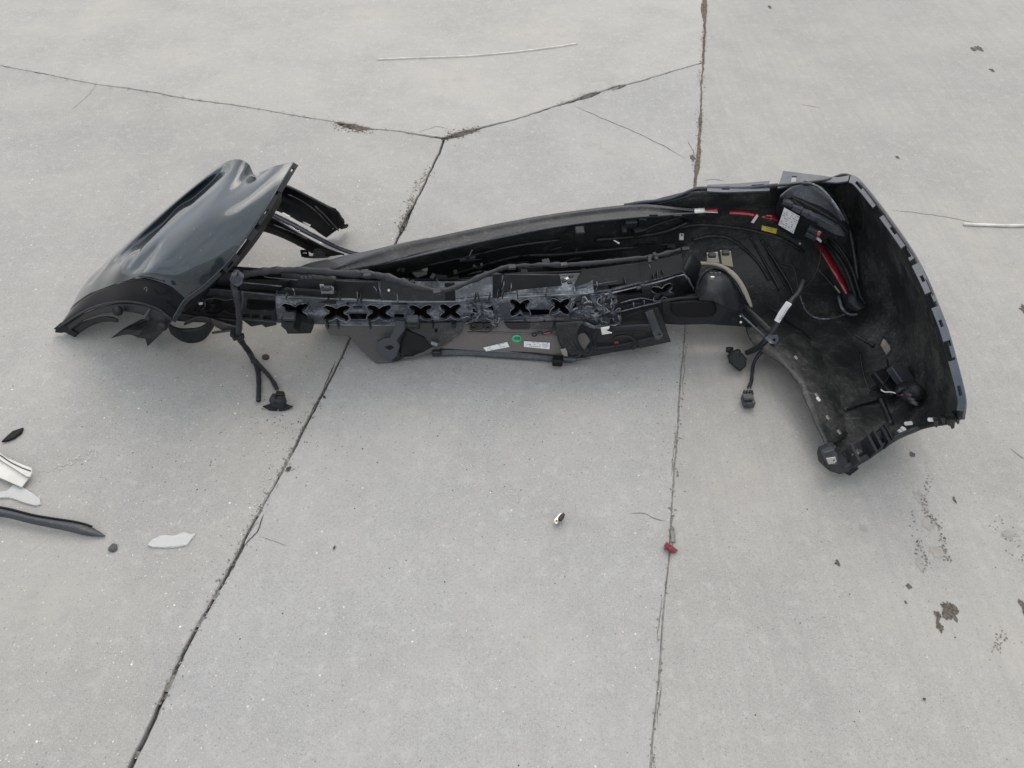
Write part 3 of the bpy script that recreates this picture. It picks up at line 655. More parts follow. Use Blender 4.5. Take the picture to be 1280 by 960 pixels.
tube('sensor_wire', [on(1101,487,.045), on(1106,478,.04), on(1112,469,.035), on(1110,458,.025), on(1109,450,.02)], .0022, M['black'], B, n=5, seg=6)
plate('sensor_pad', pl(1104, 482, .016), [(1089,488),(1101,478),(1108,479),(1118,487),(1108,498),(1100,490)], M['black'], B, th=.006)
# lower arch bracket with ribs and clips
LB = plane3((1045,572,.045),(1110,548,.085),(1062,588,.03))
plate('arch_bracket', LB, [(1054,566),(1070,556),(1092,544),(1106,536),(1116,540),(1120,550),(1100,563),(1078,578),(1060,586),(1050,580)], M['black'], B, th=.008, holes=[rrect(1076,565,8,6,-32), rrect(1098,552,10,7,-32)])
for x, y in ((1066,570),(1087,558),(1094,552),(1104,547),(1108,543)):
    box('bracket_rib', (x, y, .085), (.006, .038, .03), M['loom'], B, rot=(10, 0, 12), bev=.001)
loft('arch_bracket_edge', [[(1056,590,.03),(1080,578,.045),(1104,562,.065),(1124,549,.085),(1150,538,.12)], [(1054,584,.045),(1078,572,.06),(1102,557,.08),(1122,545,.10),(1148,534,.13)]], M['dusty'], B, nu=5, nv=2, th=.004)
plate('bracket_end', plane3((1032,575,.055),(1062,573,.055),(1040,592,.03)), [(1029,570),(1031,564),(1044,559),(1050,566),(1058,576),(1060,588),(1050,591),(1038,587),(1031,580)], M['loom'], B, th=.022, bev=.003)
plate('bracket_end_step', plane3((1032,566,.075),(1062,564,.075),(1040,582,.05)), [(1031,566),(1042,562),(1046,568),(1046,580),(1036,580),(1032,574)], M['grey'], B, th=.012, bev=.002)
plate('metal_clip', plane3((1032,572,.082),(1062,570,.082),(1040,588,.062)), [(1033,573),(1044,571.5),(1045.5,576),(1043,579),(1036,580)], M['steel'], B, holes=[rrect(1042.5,575.5,2.6,3.4,0,.45)], th=.002)
plate('rubber_foot', plane3((1057,588,.03),(1073,582,.03),(1060,596,.01)), [(1057,586),(1070,582),(1072,586),(1062,593.5),(1057.5,591)], M['dark'], B, th=.02, bev=.002)
tube('metal_pin', [(1067,570,.09),(1073,563.5,.09)], .0048, M['steel'], B, n=1)
for x, y, a, w in ((1166,524.5,2,.020),(1136,529,-8,.019),(1126,540,60,.015),(1118,547,10,.015),(1129,536,50,.012)):
    box('white_clip', (x, y, Z(x, y) + .03), (w, .0085, .006), M['whitep'], B, rot=(25, 0, -a), bev=.0018, taper=.8)
for x, y, s_ in ((1190,533,3.5),(1186,530,2.5),(1179,528,2.4),(1197,528,2.2),(1170,532,2.4),(1194,523,2.4)):
    plate('torn_tooth', plane3((x, y, .2), (x + 10, y, .2), (x, y + 10, .17)), [(x - s_, y - s_ * 2.4), (x + s_, y - s_ * 2.4), (x + s_ * .8, y + s_ * .4), (x, y + s_ * .9), (x - s_ * .5, y)], M['black'], B, th=.006)

# ---- energy absorber beam
AP = plane3((345,370,.19),(345,404,.085),(770,366,.20))
AO, AN = AP
top = [(345,369.5),(378,370.5),(420,373),(480,376.5),(540,377),(575,376),(600,373),(650,369),(700,368),(735,366),(742,365)]
bot = [(742,396),(720,398),(690,402),(668,404),(640,402),(600,402.5),(570,404),(520,405.5),(460,405.5),(400,404.5),(370,403),(345,401.5)]
holes = [xhole(368.8,389,34,21,0), xhole(420.6,391,34,20), xhole(474,390.5,31,20), xhole(525.6,390.5,29,20), xhole(563,389.5,27,20), xhole(650,384,26,21), xhole(700,382.5,25,20,8),
         rrect(447.5,395,23,13), rrect(447,384,13,5), rrect(440,379,14,3.4), rrect(499.5,379.5,21,3.4), rrect(499,395.5,13,6.5), rrect(675,390,26,13,-3), rrect(722,383,12,13,10)]
for q in (595, 598):
    pass
holes += [rrect(594,390,9,15,20,.4,2), rrect(612,386,10,12,-30,.4,2)]
for h in holes:
    for i, q in enumerate(h): h[i] = (q[0] + .35 * noise.noise(Vector((q[0] * .3, q[1] * .3, 0))), q[1] + .35 * noise.noise(Vector((q[1] * .3, q[0] * .3, 4))))
plate('absorber_face', AP, top + bot, M['beam'], B, holes=holes, th=.005, bev=.0009, warp=.002)
def wall(name, pts, d0, d1, mat, plane=AP, th=.003, dz=0):
    o, n = plane
    V = []
    for q in pts: a = PP(plane, *q); V += [a + n * d0, a + n * d1 + Vector((0, 0, dz))]
    return solid(mk(name, V, [(2 * i, 2 * i + 1, 2 * i + 3, 2 * i + 2) for i in range(len(pts) - 1)], mat, B, False), th, 0)
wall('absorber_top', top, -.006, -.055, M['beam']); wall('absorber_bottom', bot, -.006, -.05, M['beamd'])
wall('absorber_shade_back', [(345,369),(420,372),(480,375),(575,375),(650,369),(742,364)], -.052, -.052, M['dark'])
plate('absorber_shade_back', AP, top + bot, M['dark'], B, th=.003, lift=-.058)  # deep black sheet, puts the shade of the cross holes into colour
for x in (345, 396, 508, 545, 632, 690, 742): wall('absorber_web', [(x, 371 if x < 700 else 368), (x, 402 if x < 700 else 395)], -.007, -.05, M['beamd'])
# cup flanges round the cross holes
for cx, cy, w, h in ((368.8,389,34,21),(420.6,391,34,20),(474,390.5,31,20),(525.6,390.5,29,20),(563,389.5,27,20),(650,384,26,21),(700,382.5,25,20)):
    ring = xhole(cx, cy, w, h); ring.append(ring[0]); wall('cross_socket', ring, .0012, -.03, M['dark'], th=.0012); tube('socket_edge', [(*(PP(AP, *q) + AN * .0012),) for q in ring[::2]], .0010, M['edge_highlight'], B, n=1, seg=5, world=True, rn=.9)  # socket walls coloured black for shade, highlights painted on their edges
tube('absorber_rim', [tuple(list(q) + [0]) for q in []] or [(*PP(AP, x, y + .6),) for x, y in top], .0019, M['beam'], B, n=1, seg=6, world=True, rn=.5)
tube('absorber_rim', [(*PP(AP, x, y - .3),) for x, y in bot], .0019, M['beam'], B, n=1, seg=6, world=True, rn=.5)
plate('small_ledge', AP, rrect(448,389.6,22,3), M['beam'], B, th=.012, lift=.001); plate('small_ledge', AP, rrect(675,384.5,24,3), M['beam'], B, th=.012, lift=.001)
# left dark end of the beam
AL = plane3((232,360,.17),(232,392,.08),(345,370,.19))
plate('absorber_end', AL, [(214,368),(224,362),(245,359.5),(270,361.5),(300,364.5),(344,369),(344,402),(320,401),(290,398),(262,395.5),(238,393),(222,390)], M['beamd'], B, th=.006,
      holes=[xhole(280,382,42,21), rrect(326,381,36,14,2), rrect(308,394.5,10,5.5), rrect(320,395.5,11,5.5), rrect(334,397,12,5.5), rrect(245,385,12,7), xhole(256,381,20,17)])
plate('absorber_shade_back', AL, [(205,350),(245,342),(344,350),(346,410),(290,408),(205,402)], M['dark'], B, th=.003, lift=-.028)  # black backing paints the shade seen through the left end's holes
tube('absorber_rim', [(*PP(AL, x, y),) for x, y in ((236,360),(260,360.5),(300,364),(344,369))], .002, M['grey'], B, n=1, seg=6, world=True, rn=.4)
tube('absorber_rim', [(*PP(AL, x, y),) for x, y in ((222,391),(262,395.5),(300,399),(344,402))], .002, M['grey'], B, n=1, seg=6, world=True, rn=.4)
tube('torn_edge', [(*(PP(AL, x, y) + AL[1] * .006),) for x, y in ((229,380),(238,375),(250,370),(256,372),(258,380),(252,386))], .0018, M['grey'], B, n=3, seg=5, world=True)
tube('torn_edge', [(*(PP(AL, x, y) + AL[1] * .006),) for x, y in ((258,372),(268,370),(276,371),(284,373),(292,371))], .0018, M['grey'], B, n=3, seg=5, world=True)
box('bright_pin', (*(PP(AL, 254, 374.5) + AL[1] * .012),), (.010, .006, .004), M['whitep'], B, rot=(30, 0, 15), world=True)
# right end of the beam, bent away
AR = plane3((770,388,.12),(866,364,.12),(854,340,.19))
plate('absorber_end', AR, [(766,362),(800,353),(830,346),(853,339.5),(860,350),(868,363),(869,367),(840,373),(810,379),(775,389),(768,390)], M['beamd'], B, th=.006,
      holes=[[(768,364),(800,356),(803,360),(803,367),(790,369),(772,369)], xhole(828,365,26,17,-12), rrect(784,379,11,5,-9), rrect(797,376.5,10,5,-9), rrect(809,374,9,4.5,-9)])
plate('absorber_shade_back', AR, [(762,355),(853,334),(868,365),(775,389)], M['dark'], B, th=.003, lift=-.025)  # same painted shade behind the openings of the right end
tube('absorber_rim', [(*PP(AR, x, y),) for x, y in ((742,366),(766,362),(800,353),(830,346),(853,339.5),(862,353),(870,366))], .0025, M['beam'], B, n=1, seg=6, world=True, rn=.5)
tube('absorber_rim', [(*PP(AR, x, y),) for x, y in ((770,390),(800,382),(840,373),(869,366))], .002, M['beam'], B, n=1, seg=6, world=True, rn=.4)
loft('absorber_side', [[(853,340,.19),(862,352,.16),(870,366,.125)], [(864,316,.20),(878,330,.17),(886,345,.12)]], M['black'], B, nu=3, nv=3, th=.004)
# crushed, torn plastic
def crumple(quad, n, amp, seed, mat=None, lift=.004, cut=.05):
    a, b, c, d_ = [PP(AP, *q) + AN * lift for q in quad]; V = []; r_ = random.Random(seed)
    for i in range(n + 1):
        for j in range(n + 1):
            u, v = i / n, j / n; p = a * (1 - u) * (1 - v) + b * u * (1 - v) + c * u * v + d_ * (1 - u) * v
            e = min(1, 4 * min(u, 1 - u, v, 1 - v) + .25)
            V.append(p + AN * (e * (amp * noise.noise(p * 40 + Vector((seed, 0, 0))) * 1.6 + r_.uniform(-.28, .28) * amp)) + noise.noise_vector(p * 70) * amp * .5)
    Fc = []
    for i in range(n):
        for j in range(n):
            if noise.noise(Vector((i * .33, j * .33, seed))) > cut: continue
            k = i * (n + 1) + j; Fc.append((k, k + n + 1, k + n + 2, k + 1))
    return solid(mk('crushed_plastic', V, Fc, mat or M['beam'], B, False), .0012, 0)
crumple([(584,378),(620,376),(621,400),(582,402)], 18, .006, 4, cut=-.06)
crumple([(592,376),(628,374),(622,390),(596,396)], 12, .007, 21, cut=-.05)
crumple([(711,370),(748,366),(750,396),(713,398)], 16, .007, 9, cut=-.05)
crumple([(736,365),(770,361),(770,388),(742,406)], 18, .013, 15, lift=.008, cut=.02)
crumple([(746,386),(776,382),(776,400),(744,408)], 12, .009, 33, lift=.012, cut=.08)
crumple([(690,396),(742,393),(738,399),(688,402)], 10, .004, 44, cut=.1)
loft('torn_flap', [[(722,402,.12),(735,404,.13),(750,408,.13),(772,406,.13)], [(728,407,.10),(744,411,.11),(758,410,.11),(776,404,.12)]], M['beam'], B, nu=5, nv=3, th=.002, jit=.005, jf=60)
_tr = random.Random(12)
for k in range(34):      # torn edges, their highlights painted as pale tubes
    zone = _tr.choice([(578,622,377,400), (578,622,377,400), (708,776,368,402), (738,776,363,404)])
    x, y = _tr.uniform(zone[0], zone[1]), _tr.uniform(zone[2], zone[3]); a = _tr.uniform(0, 6.28); pts = []
    for s_ in range(4):
        pts.append((*(PP(AP, x, y) + AN * (.010 + .006 * _tr.random())),)); a += _tr.uniform(-.9, .9); x += math.cos(a) * 3.4; y += math.sin(a) * 2.6
    tube('torn_edge', pts, .0009 + .0006 * _tr.random(), M['edge_highlight'], B, n=3, seg=5, world=True, rn=.8)
# blocks clipped under the beam
plate('beam_foot', plane3((362,400,.12),(386,400,.12),(366,416,.06)), [(354,401),(362,398),(369,398),(372,402),(390,406.5),(391,409),(388,416),(370,416.5),(360,416.5),(357,410)], M['black'], B, th=.02, bev=.0015)
box('beam_foot_cap', (361.5,395.5,.155), (.027,.018,.012), M['grey'], B, rot=(18,0,0), bev=.002)
box('beam_foot', (364,404,.125), (.028,.03,.045), M['black'], B, rot=(30,0,-6), bev=.002)
box('beam_foot_cap', (515.5,398.5,.15), (.026,.016,.010), M['grey'], B, rot=(18,0,0), bev=.002)
box('beam_foot', (517,404,.125), (.026,.022,.026), M['dusty'], B, rot=(30,0,0), bev=.002)
for x0, x1, y, z in ((302,330,402,.07),(320,345,403,.07)):
    plate('beam_gusset', plane3((x0,y,z),(x1,y,z),(x0,y+12,z-.02)), [(x0, y - 3), (x1, y - 1), (x1, y + 3), (x0 + 12, y + 6)], M['black'], B, th=.003)
tube('beam_edge_line', [(*(PP(AR, x, y) + AR[1] * .008),) for x, y in ((742,368),(766,362.5),(800,354.5),(830,347),(853,340.5),(862,353),(869,366))], .0018, M['edge_highlight'], B, n=2, seg=5, world=True, rn=.7)  # pale tube paints a dusty highlight along the bent end
tube('beam_edge_line', [(*(PP(AR, x, y) + AR[1] * .008),) for x, y in ((772,387),(800,380),(840,371.5),(868,366))], .0013, M['edge_highlight'], B, n=2, seg=5, world=True, rn=.7)
tube('beam_edge_line', [(*(PP(AR, x, y) + AR[1] * .008),) for x, y in ((774,375.5),(800,369.5),(822,374),(836,370))], .0010, M['edge_highlight'], B, n=2, seg=5, world=True, rn=.7)
for x0 in (790, 803, 815): tube('beam_edge_line', [(*(PP(AR, x0, 380 - (x0 - 790) * .22 - 5) + AR[1] * .008),), (*(PP(AR, x0 + .6, 380 - (x0 - 790) * .22 + 2) + AR[1] * .008),)], .0011, M['edge_highlight'], B, n=1, seg=5, world=True)
xr = xhole(828,365,27,19,-12); xr.append(xr[0]); tube('socket_edge', [(*(PP(AR, *q) + AR[1] * .002),) for q in xr[::2]], .0011, M['edge_highlight'], B, n=1, seg=5, world=True, rn=.9)
for pts in ([(345,369.3),(420,372.6),(500,376.4),(575,375.8)], [(624,371),(690,368),(735,366)], [(345,402),(400,404.5),(500,405.8),(570,404.2)], [(610,402.5),(668,404.5),(700,401.5),(740,397)]):
    tube('beam_edge_line', [(*(PP(AP, x, y) + AN * .002),) for x, y in pts], .0012, M['edge_highlight'], B, n=8, seg=5, world=True, rn=.9)  # dusty highlights painted along the front edges of the beam
# ---- reinforcement behind the absorber
def rear(x0, y0, x1, y1, x2, y2, x3, y3, mat, za=.235, zb=.185, name='rear_panel', th=.004):
    return plate(name, plane3((x3, y3, zb), (x2, y2, zb), (x0, y0, za)), [(x0, y0), (x1, y1), (x2, y2), (x3, y3)], mat, B, th=th)
rear(419,351.5,471,353,475,374,413,371.5,M['black']); rear(476,349,557,366,557,376,476,375,M['loom'])
rear(557,354,568,354,569,376,557,376,M['dark'])
rear(569,357,616,364,616,374,569,375,M['smoke'],.16,.13); rear(616,344,627,344,626,372,616,372,M['dark'])
rear(631,343,699,343.5,704,365,624,369,M['black']); rear(728,337,798,329,802,352,716,361,M['black'],.23,.2)
rear(798,329,852,318,853,340,802,352,M['black'],.23,.2)
rear(356,362,420,366,420,371,345,368,M['dark']); rear(300,350,360,352,356,366,300,362,M['dark'],.22,.19)
rear(535,333,577,331.5,571,353,553,357,M['grey'],.12,.08,'inner_plate'); rear(648,335,678,334.5,679,343,648,344,M['grey'],.16,.14,'inner_plate')
rear(497,333,518,332,530,341,510,340,M['smoke'],.15,.14,'inner_plate'); rear(518,332,534,331,534,339,524,338,M['whitep'],.152,.14,'pale_tab')
rear(515,341,533,339,534,343,521,347,M['panel'],.16,.15,'inner_plate')
tube('panel_rim', [(420,351,.238),(471,352.6,.238)], .0016, M['grey'], B, n=1, seg=5); tube('panel_rim', [(631,343,.238),(699,343.5,.238)], .0016, M['grey'], B, n=1, seg=5)
tube('panel_rim', [(716,361,.205),(760,353,.205),(802,346,.205),(853,335,.205)], .0016, M['grey'], B, n=3, seg=5)
for a, b_ in (((467,358),(471,366)),((473,359),(477,370)),((366,361),(368,369)),((630,352),(627,362)),((639,354),(637,366)),((746,352),(745,363)),((811,331),(813,336))):
    tube('loose_strand', [(a[0], a[1], .245), ((a[0] + b_[0]) / 2 + 1, (a[1] + b_[1]) / 2, .25), (b_[0], b_[1], .225)], .0010, M['beam'], B, n=3, seg=5)
plate('metal_clip', plane3((400,362,.245),(416,362,.245),(400,367,.23)), [(400,357),(404,357),(405,363),(415,363),(414,359),(417,361),(417,367),(402,367)], M['beam'], B, th=.003)
box('plug', (408.5,360.5,.25), (.018,.012,.008), M['loom'], B, bev=.002)
for x, y in ((708,349),(712,353),(705,351),(714,345),(798,360),(803,357)):
    box('small_clip', (x, y, .235), (.010,.007,.006), M['loom'] if x != 708 else M['steel'], B, rot=(20, 0, x * 7 % 40), bev=.001)
for x, y in ((812,322),(818,318),(820,323),(812,326)):
    box('small_clip', (x, y, .25), (.008,.009,.006), M['loom'], B, rot=(20, 0, x * 9 % 50), bev=.001)
_rc = random.Random(31)
def rib_top(x): return interp([(345, 370), (480, 376), (575, 376), (650, 369), (740, 364), (853, 338)], x)
for k in range(20):
    x = _rc.uniform(352, 846); y = rib_top(x) - _rc.uniform(1, 4)
    box('moulded_gusset', (x, y, .205), (.0024, .018, _rc.uniform(.008, .016)), _rc.choice([M['beamd'], M['black'], M['beam']]), B, rot=(12, 0, _rc.uniform(-12, 12)), bev=.0006)
for k in range(22):
    x = _rc.uniform(400, 860); y = rib_top(x) - _rc.uniform(14, 42)
    box('moulded_clip', (x, y, .17 + .04 * _rc.random()), (_rc.uniform(.006, .020), _rc.uniform(.006, .014), .006), _rc.choice([M['black'], M['loom'], M['grey'], M['dusty']]), B, rot=(25, 0, _rc.uniform(-40, 40)), bev=.001)
for k in range(12):
    x = _rc.uniform(560, 840); y = rib_top(x) - _rc.uniform(28, 55)
    tube('moulded_rib', [on(x, y, .012), on(x + 8, y - 4, .02), on(x + _rc.uniform(12, 26), y - _rc.uniform(0, 8), .012)], .0028, M['black'], B, n=4, seg=6)
for k in range(11):
    x = _rc.uniform(365, 735); y = interp([(345, 402), (570, 404), (690, 402), (742, 397)], x)
    box('moulded_gusset', (x, y + 2.5, .09), (.003, .012, .022), _rc.choice([M['beamd'], M['dusty']]), B, rot=(10, 0, 0), bev=.0006)
# brackets on the inside of the back wall
for (x, y, w, h_, rz) in ((788,278,.028,.022,5),(803,276,.02,.034,-10),(798,288,.03,.02,20),(724,292,.02,.03,5),(722,300,.012,.03,-15),(780,287,.012,.012,0)):
    box('inner_bracket', on(x, y, .03), (w, .02, h_), M['loom'] if x == 788 else M['black'], B, rot=(15, 0, rz), bev=.002)
tube('inner_bracket_arm', [on(800,290,.03), on(812,284,.03), on(832,277,.03), on(860,268,.03)], .0035, M['black'], B, n=4)
tube('inner_bracket_arm', [on(592,332,.06), on(600,336,.06), on(602,330,.065)], .003, M['grey'], B, n=2)
tube('inner_bracket_arm', [on(584,344,.05), on(596,340,.05), on(603,339,.05)], .002, M['beam'], B, n=2, seg=5)
for x, y in ((590,322),(585,324),(578,324)): box('small_clip', on(x, y, .05), (.014,.008,.008), M['loom'], B, rot=(0, 0, 20), bev=.001)
tube('screw_head', [(486,363,.21),(486,362.6,.214)], .003, M['whitep'], B, n=1)
# dark upper beam to the left
loft('upper_crossmember', [[(240,346,.20),(272,341,.215),(300,339,.22),(340,338,.22),(380,337,.22),(420,341,.22)], [(234,353,.18),(270,349,.20),(300,347,.205),(340,347,.21),(380,349,.215),(420,351,.22)], [(228,362,.15),(262,361,.165),(300,363,.17),(340,367,.18),(380,369,.185),(420,372,.185)], [(222,372,.13),(262,372,.14),(300,373,.15),(340,376,.16),(380,377,.165),(420,380,.165)]], M['black'], B, nu=5, nv=4, th=.004, jit=.002)
tube('crossmember_rim', [(300,353,.222),(330,355.5,.222),(352,358,.222)], .0014, M['beam'], B, n=2, seg=5); tube('crossmember_rim', [(330,346,.232),(352,348.5,.232),(372,350,.235)], .0014, M['beam'], B, n=2, seg=5)
for x in (378, 383, 388): box('small_clip', (x, 346, .24), (.007, .008, .008), M['grey'], B, bev=.001)

# ---- wiring loom
tube('wiring_loom', [(300,344,.245),(318,341,.25),(345,338,.25),(375,338,.25),(405,340,.25),(430,342,.25),(458,343,.25),(480,346,.25),(500,352,.25),(522,359,.25),(546,363.5,.24),(560,362,.24),(584,353.5,.24),(610,342,.245),(634,334,.245),(668,331.5,.24),(705,331,.24),(740,329,.24),(780,325,.235),(820,320,.235),(850,312,.235)], lambda t: .0074 if t < .5 else .0052, M['loom'], B, n=9, seg=9, rn=.6)
for x, y in ((456,340),(546,365),(459,344),(705,331),(640,334)):
    box('loom_tie', (x, y, .262), (.016,.012,.006), M['loom'], B, rot=(0,0,10), bev=.001)
box('loom_tie_pale', (547,366.5,.255), (.014,.006,.005), M['beam'], B, rot=(0,0,-5), bev=.001)
tube('hanging_cable', [(295,347,.27),(292,355,.265),(294,365,.26),(297,378,.235),(299,395,.20),(299,408,.16),(298.5,420,.10),(304,430,.06),(312,441,.02),(318,452,.011)], .0068, M['loom'], B, n=6, seg=9, rn=.25)
tube('hanging_cable', [(318,451,.011),(322,462,.009),(323.5,475,.009),(323.5,488,.009),(323,501,.009)], .0055, M['loom'], B, n=6, seg=9, rn=.25)
tube('hanging_cable', [(318,450,.014),(325,458,.010),(334,467,.010),(342,478,.010),(346,486,.012)], .0052, M['loom'], B, n=6, seg=9, rn=.25)
tube('bare_wire', [(345.5,485,.012),(350,493,.018),(351,496,.02)], .0012, M['steel'], B, n=3, seg=5)
tube('hanging_cable', [(302,364,.25),(303,376,.235),(300,388,.215)], .004, M['loom'], B, n=4, seg=7)
plate('grey_cable_clip', plane3((290,352,.28),(304,352,.28),(296,360,.26)), [(288,350),(290,345),(295,344),(296,348),(299,344),(303,347),(302,354),(297,358),(291,354)], M['beam'], B, th=.008, bev=.0015)
tube('cable_cap', [(296,344,.29),(296,340.5,.30)], .007, M['loom'], B, n=1, seg=10)
for x, y in ((291,418),(294,422),(302,420),(292,414)): box('small_clip', (x, y, .11), (.011,.011,.010), M['black'], B, rot=(20,10,x * 13 % 60), bev=.0015)
tube('thin_strut', [(266,416,.06),(280,414,.075),(292,412,.09)], .003, M['grey'], B, n=2, seg=6)
# plug at the cable end, lying on the slab
pg = box('cable_plug', (347.5,501,.020), (.030,.024,.026), M['loom'], B, rot=(0,0,-8), bev=.003)
for k in (-1, 1): plate('plug_wing', plane3((348,505,.012),(360,505,.012 if k > 0 else .013),(348,512,.004)), [(347 + k * 1, 502), (347 + k * 9, 505), (347 + k * 18, 508), (347 + k * 10, 512.5), (347 + k * 2, 513.5)], M['dark'], B, th=.005, bev=.001)
box('plug_collar', (350.5,493.5,.03), (.018,.012,.016), M['black'], B, rot=(0,0,-8), bev=.002)
tube('plug_ring', [(341,500,.03),(343.5,499.5,.034)], .009, M['loom'], B, n=1, seg=12)

# right loom with two plugs
tube('right_loom', [(1004,352,.16),(998,366,.16),(988,378,.155),(979,392,.15),(970,408,.13),(962,419,.11),(954,429,.085),(944,436.5,.05),(933,441,.03)], .0068, M['loom'], B, n=6, seg=9, rn=.2)
tg = plate('cable_tag', plane3((978,388,.175),(990,388,.175),(978,396,.16)), [(983.5,377.5),(989.5,380.5),(983,390),(974,403.5),(968.8,400.8),(974,391)], M['white'], B, th=.003, bev=.0005)
prints(tg, plane3((978,388,.175),(990,388,.175),(978,396,.16)), (986.5,380), (-13,19.5), (2.8,1.6), 2, .0012, M['ink'], .8)
tube('right_loom', [(968,427,.075),(958,434,.055),(948,444,.035),(942,455,.018),(940,468,.012),(939,477,.012),(936,485,.012)], .0042, M['loom'], B, n=6, seg=8, rn=.25)
tube('bare_wire', [(937.5,480,.014),(935.5,490,.016)], .0011, M['steel'], B, n=2, seg=5)
c1 = plate('cable_plug', plane3((922,450,.035),(934,450,.035),(922,460,.020)), [(914,447),(919,441),(927,443),(932,449),(931,457),(925,462.5),(916,455)], M['black'], B, th=.022, bev=.003)
tube('plug_ring', [(922,440,.03),(921,444,.045)], .008, M['black'], B, n=1, seg=10)
tube('plug_cap', [(908,437,.02),(916,437,.02)], .0065, M['black'], B, n=1, seg=9); tube('plug_cap', [(911,439,.015),(916,446,.015)], .004, M['black'], B, n=1, seg=7)
box('cable_plug', (935,501,.014), (.024,.030,.018), M['grey'], B, rot=(0,0,3), bev=.002)
box('plug_lock', (935,500,.026), (.020,.006,.008), M['loom'], B, rot=(0,0,3), bev=.001)
for dx in (-4.5, -1, 2.5, 5): box('plug_finger', (935 + dx, 491.5, .014), (.004,.012,.010), M['black'], B, bev=.0008)

# ---- lower valance
VP = plane3((545,403,.085),(545,440,.018),(712,447,.018))
plate('valance_panel', VP, [(545,400),(740,396),(742,420),(724,446),(640,441),(560,435.5),(541,437)], M['panel'], B, th=.004, warp=.002)
loft('valance_rim', [[(538,437,.022),(580,436,.022),(620,438.5,.022),(660,441.5,.022),(700,446,.022),(738,448,.022)], [(540,444,.012),(580,443,.012),(620,445,.012),(660,448,.012),(700,451,.012),(716,452.5,.012)], [(541,446,.006),(580,445,.006),(620,447.5,.006),(660,450,.006),(700,453,.006),(715,454,.006)]], M['rubber'], B, nu=5, nv=3, th=.003)
tube('valance_rim_edge', [(538,436.5,.026),(580,435.5,.026),(620,438,.026),(660,441,.026),(700,445.5,.026)], .0016, M['dark'], B, n=4, seg=6)
tube('valance_fold', [(*(PP(VP, x, y) + VP[1] * .001),) for x, y in ((585,415),(620,415.5),(660,417),(705,418))], .0025, M['panel'], B, n=2, seg=6, world=True)
for q in ([(604,434),(634,427),(637,433),(608,438.5)], [(655,426),(687.5,428),(687,436),(655,433)]):
    l_ = plate('paper_label', VP, q, M['white'], B, th=.0008, lift=.003, bev=0)
    prints(l_, VP, q[0], (q[1][0] - q[0][0], q[1][1] - q[0][1]), (q[3][0] - q[0][0], q[3][1] - q[0][1]), 3, .0036, M['ink'], .45)
    if q[0][0] == 655: prints(l_, VP, (677.5,429), (7,.6), (0,5), 3, .0038, M['ink'], 1)
g = plate('round_green_sticker', VP, [(646 + 6 * math.cos(a * .2618), 422.5 + 4.7 * math.sin(a * .2618)) for a in range(24)], M['green'], B, th=.0008, lift=.003, bev=0)
rg = [(*(PP(VP, 646 + 5.2 * math.cos(a * .2618), 422.5 + 4 * math.sin(a * .2618)) + VP[1] * .0034),) for a in range(25)]
tube('sticker_ring', rg, .0007, M['greenl'], g, n=1, seg=4, world=True)
for q in ([(642,422),(645,420.5),(648,422.5),(645.5,424.5)], [(647,421),(650,420.5),(650.5,423.5),(648,424.5)]): plate('sticker_mark', VP, q, M['greend'], g, th=.0004, lift=.0036, bev=0)
for x in (592, 600, 610): plate('valance_clip', VP, rrect(x, 406.5, 9, 8), M['black'], B, holes=[rrect(x, 406.5, 5, 4)] if x != 600 else [], th=.006, lift=.008)
tube('thin_wire', [(*(PP(VP, x, y) + VP[1] * .008),) for x, y in ((588,405),(590,411),(598,413),(610,413.5),(617,409),(618,404))], .0009, M['dark'], B, n=4, seg=5, world=True)
plate('valance_clip', VP, [(631,402),(663,402),(661,410),(640,410),(635,408)], M['black'], B, th=.008, lift=.008)
plate('valance_clip', VP, [(663,402),(692,401),(690,409),(664,409)], M['dusty'], B, th=.005, lift=.008)
tube('ring_terminal', [(*(PP(VP, 668 + 2.6 * math.cos(a * .7), 416 + 2 * math.sin(a * .7)) + VP[1] * .012),) for a in range(10)], .0018, M['loom'], B, n=2, seg=5, world=True)
tube('terminal_cable', [(*(PP(VP, x, y) + VP[1] * .014),) for x, y in ((670,415),(675,412.5),(680,414),(690,411),(694,407),(698,403))], .0032, M['loom'], B, n=4, seg=6, world=True)
tube('terminal_sleeve', [(*(PP(VP, x, y) + VP[1] * .016),) for x, y in ((679,413.8),(684,413.5),(688,412))], .0037, M['redd'], B, n=2, seg=7, world=True)
# left end of valance: smoky panels and hook arm
plate('smoky_panel', plane3((410,404,.08),(500,404,.08),(450,450,.008)), [(404,403),(436,404.5),(545,402),(578,403),(575,419),(548,437),(520,447),(480,453.5),(471,454),(452,438),(437,420),(412,419)], M['smoke'], B, th=.003, warp=.006)
plate('smoky_panel', plane3((500,404,.095),(580,404,.095),(520,440,.03)), [(505,404),(578,403),(576,417),(545,436),(540,432),(530,420),(515,414)], M['dusty'], B, th=.004, holes=[rrect(545,413,4,5)])
hk = plane3((480,410,.11),(510,410,.11),(480,450,.03))
plate('hook_arm', hk, [(496,402),(506,403),(505,412),(495,425),(499,433),(495,445),(487,452),(478,446),(471,438),(472,428),(480,424),(488,423),(492,414)], M['grey'], B, th=.006, bev=.0015, holes=[[(481,432),(490,431),(494,435),(487,439),(482,436)]])
plate('hook_arm', plane3((480,410,.09),(510,410,.09),(480,450,.01)), [(487,449),(495,437),(505,446),(498,451),(490,453)], M['black'], B, th=.004)
loft('dark_bowl', [[(507,412,.08),(530,420,.06),(552,430,.04)], [(500,428,.05),(520,438,.03),(541,440,.02)], [(500,446,.02),(522,444.5,.015),(545,437,.02)]], M['dark'], B, nu=4, nv=4, th=.003)
plate('metal_clip', plane3((543,430,.06),(552,430,.06),(543,436,.05)), [(540,427),(548,430),(546,433),(538.5,430)], M['beam'], B, th=.002)
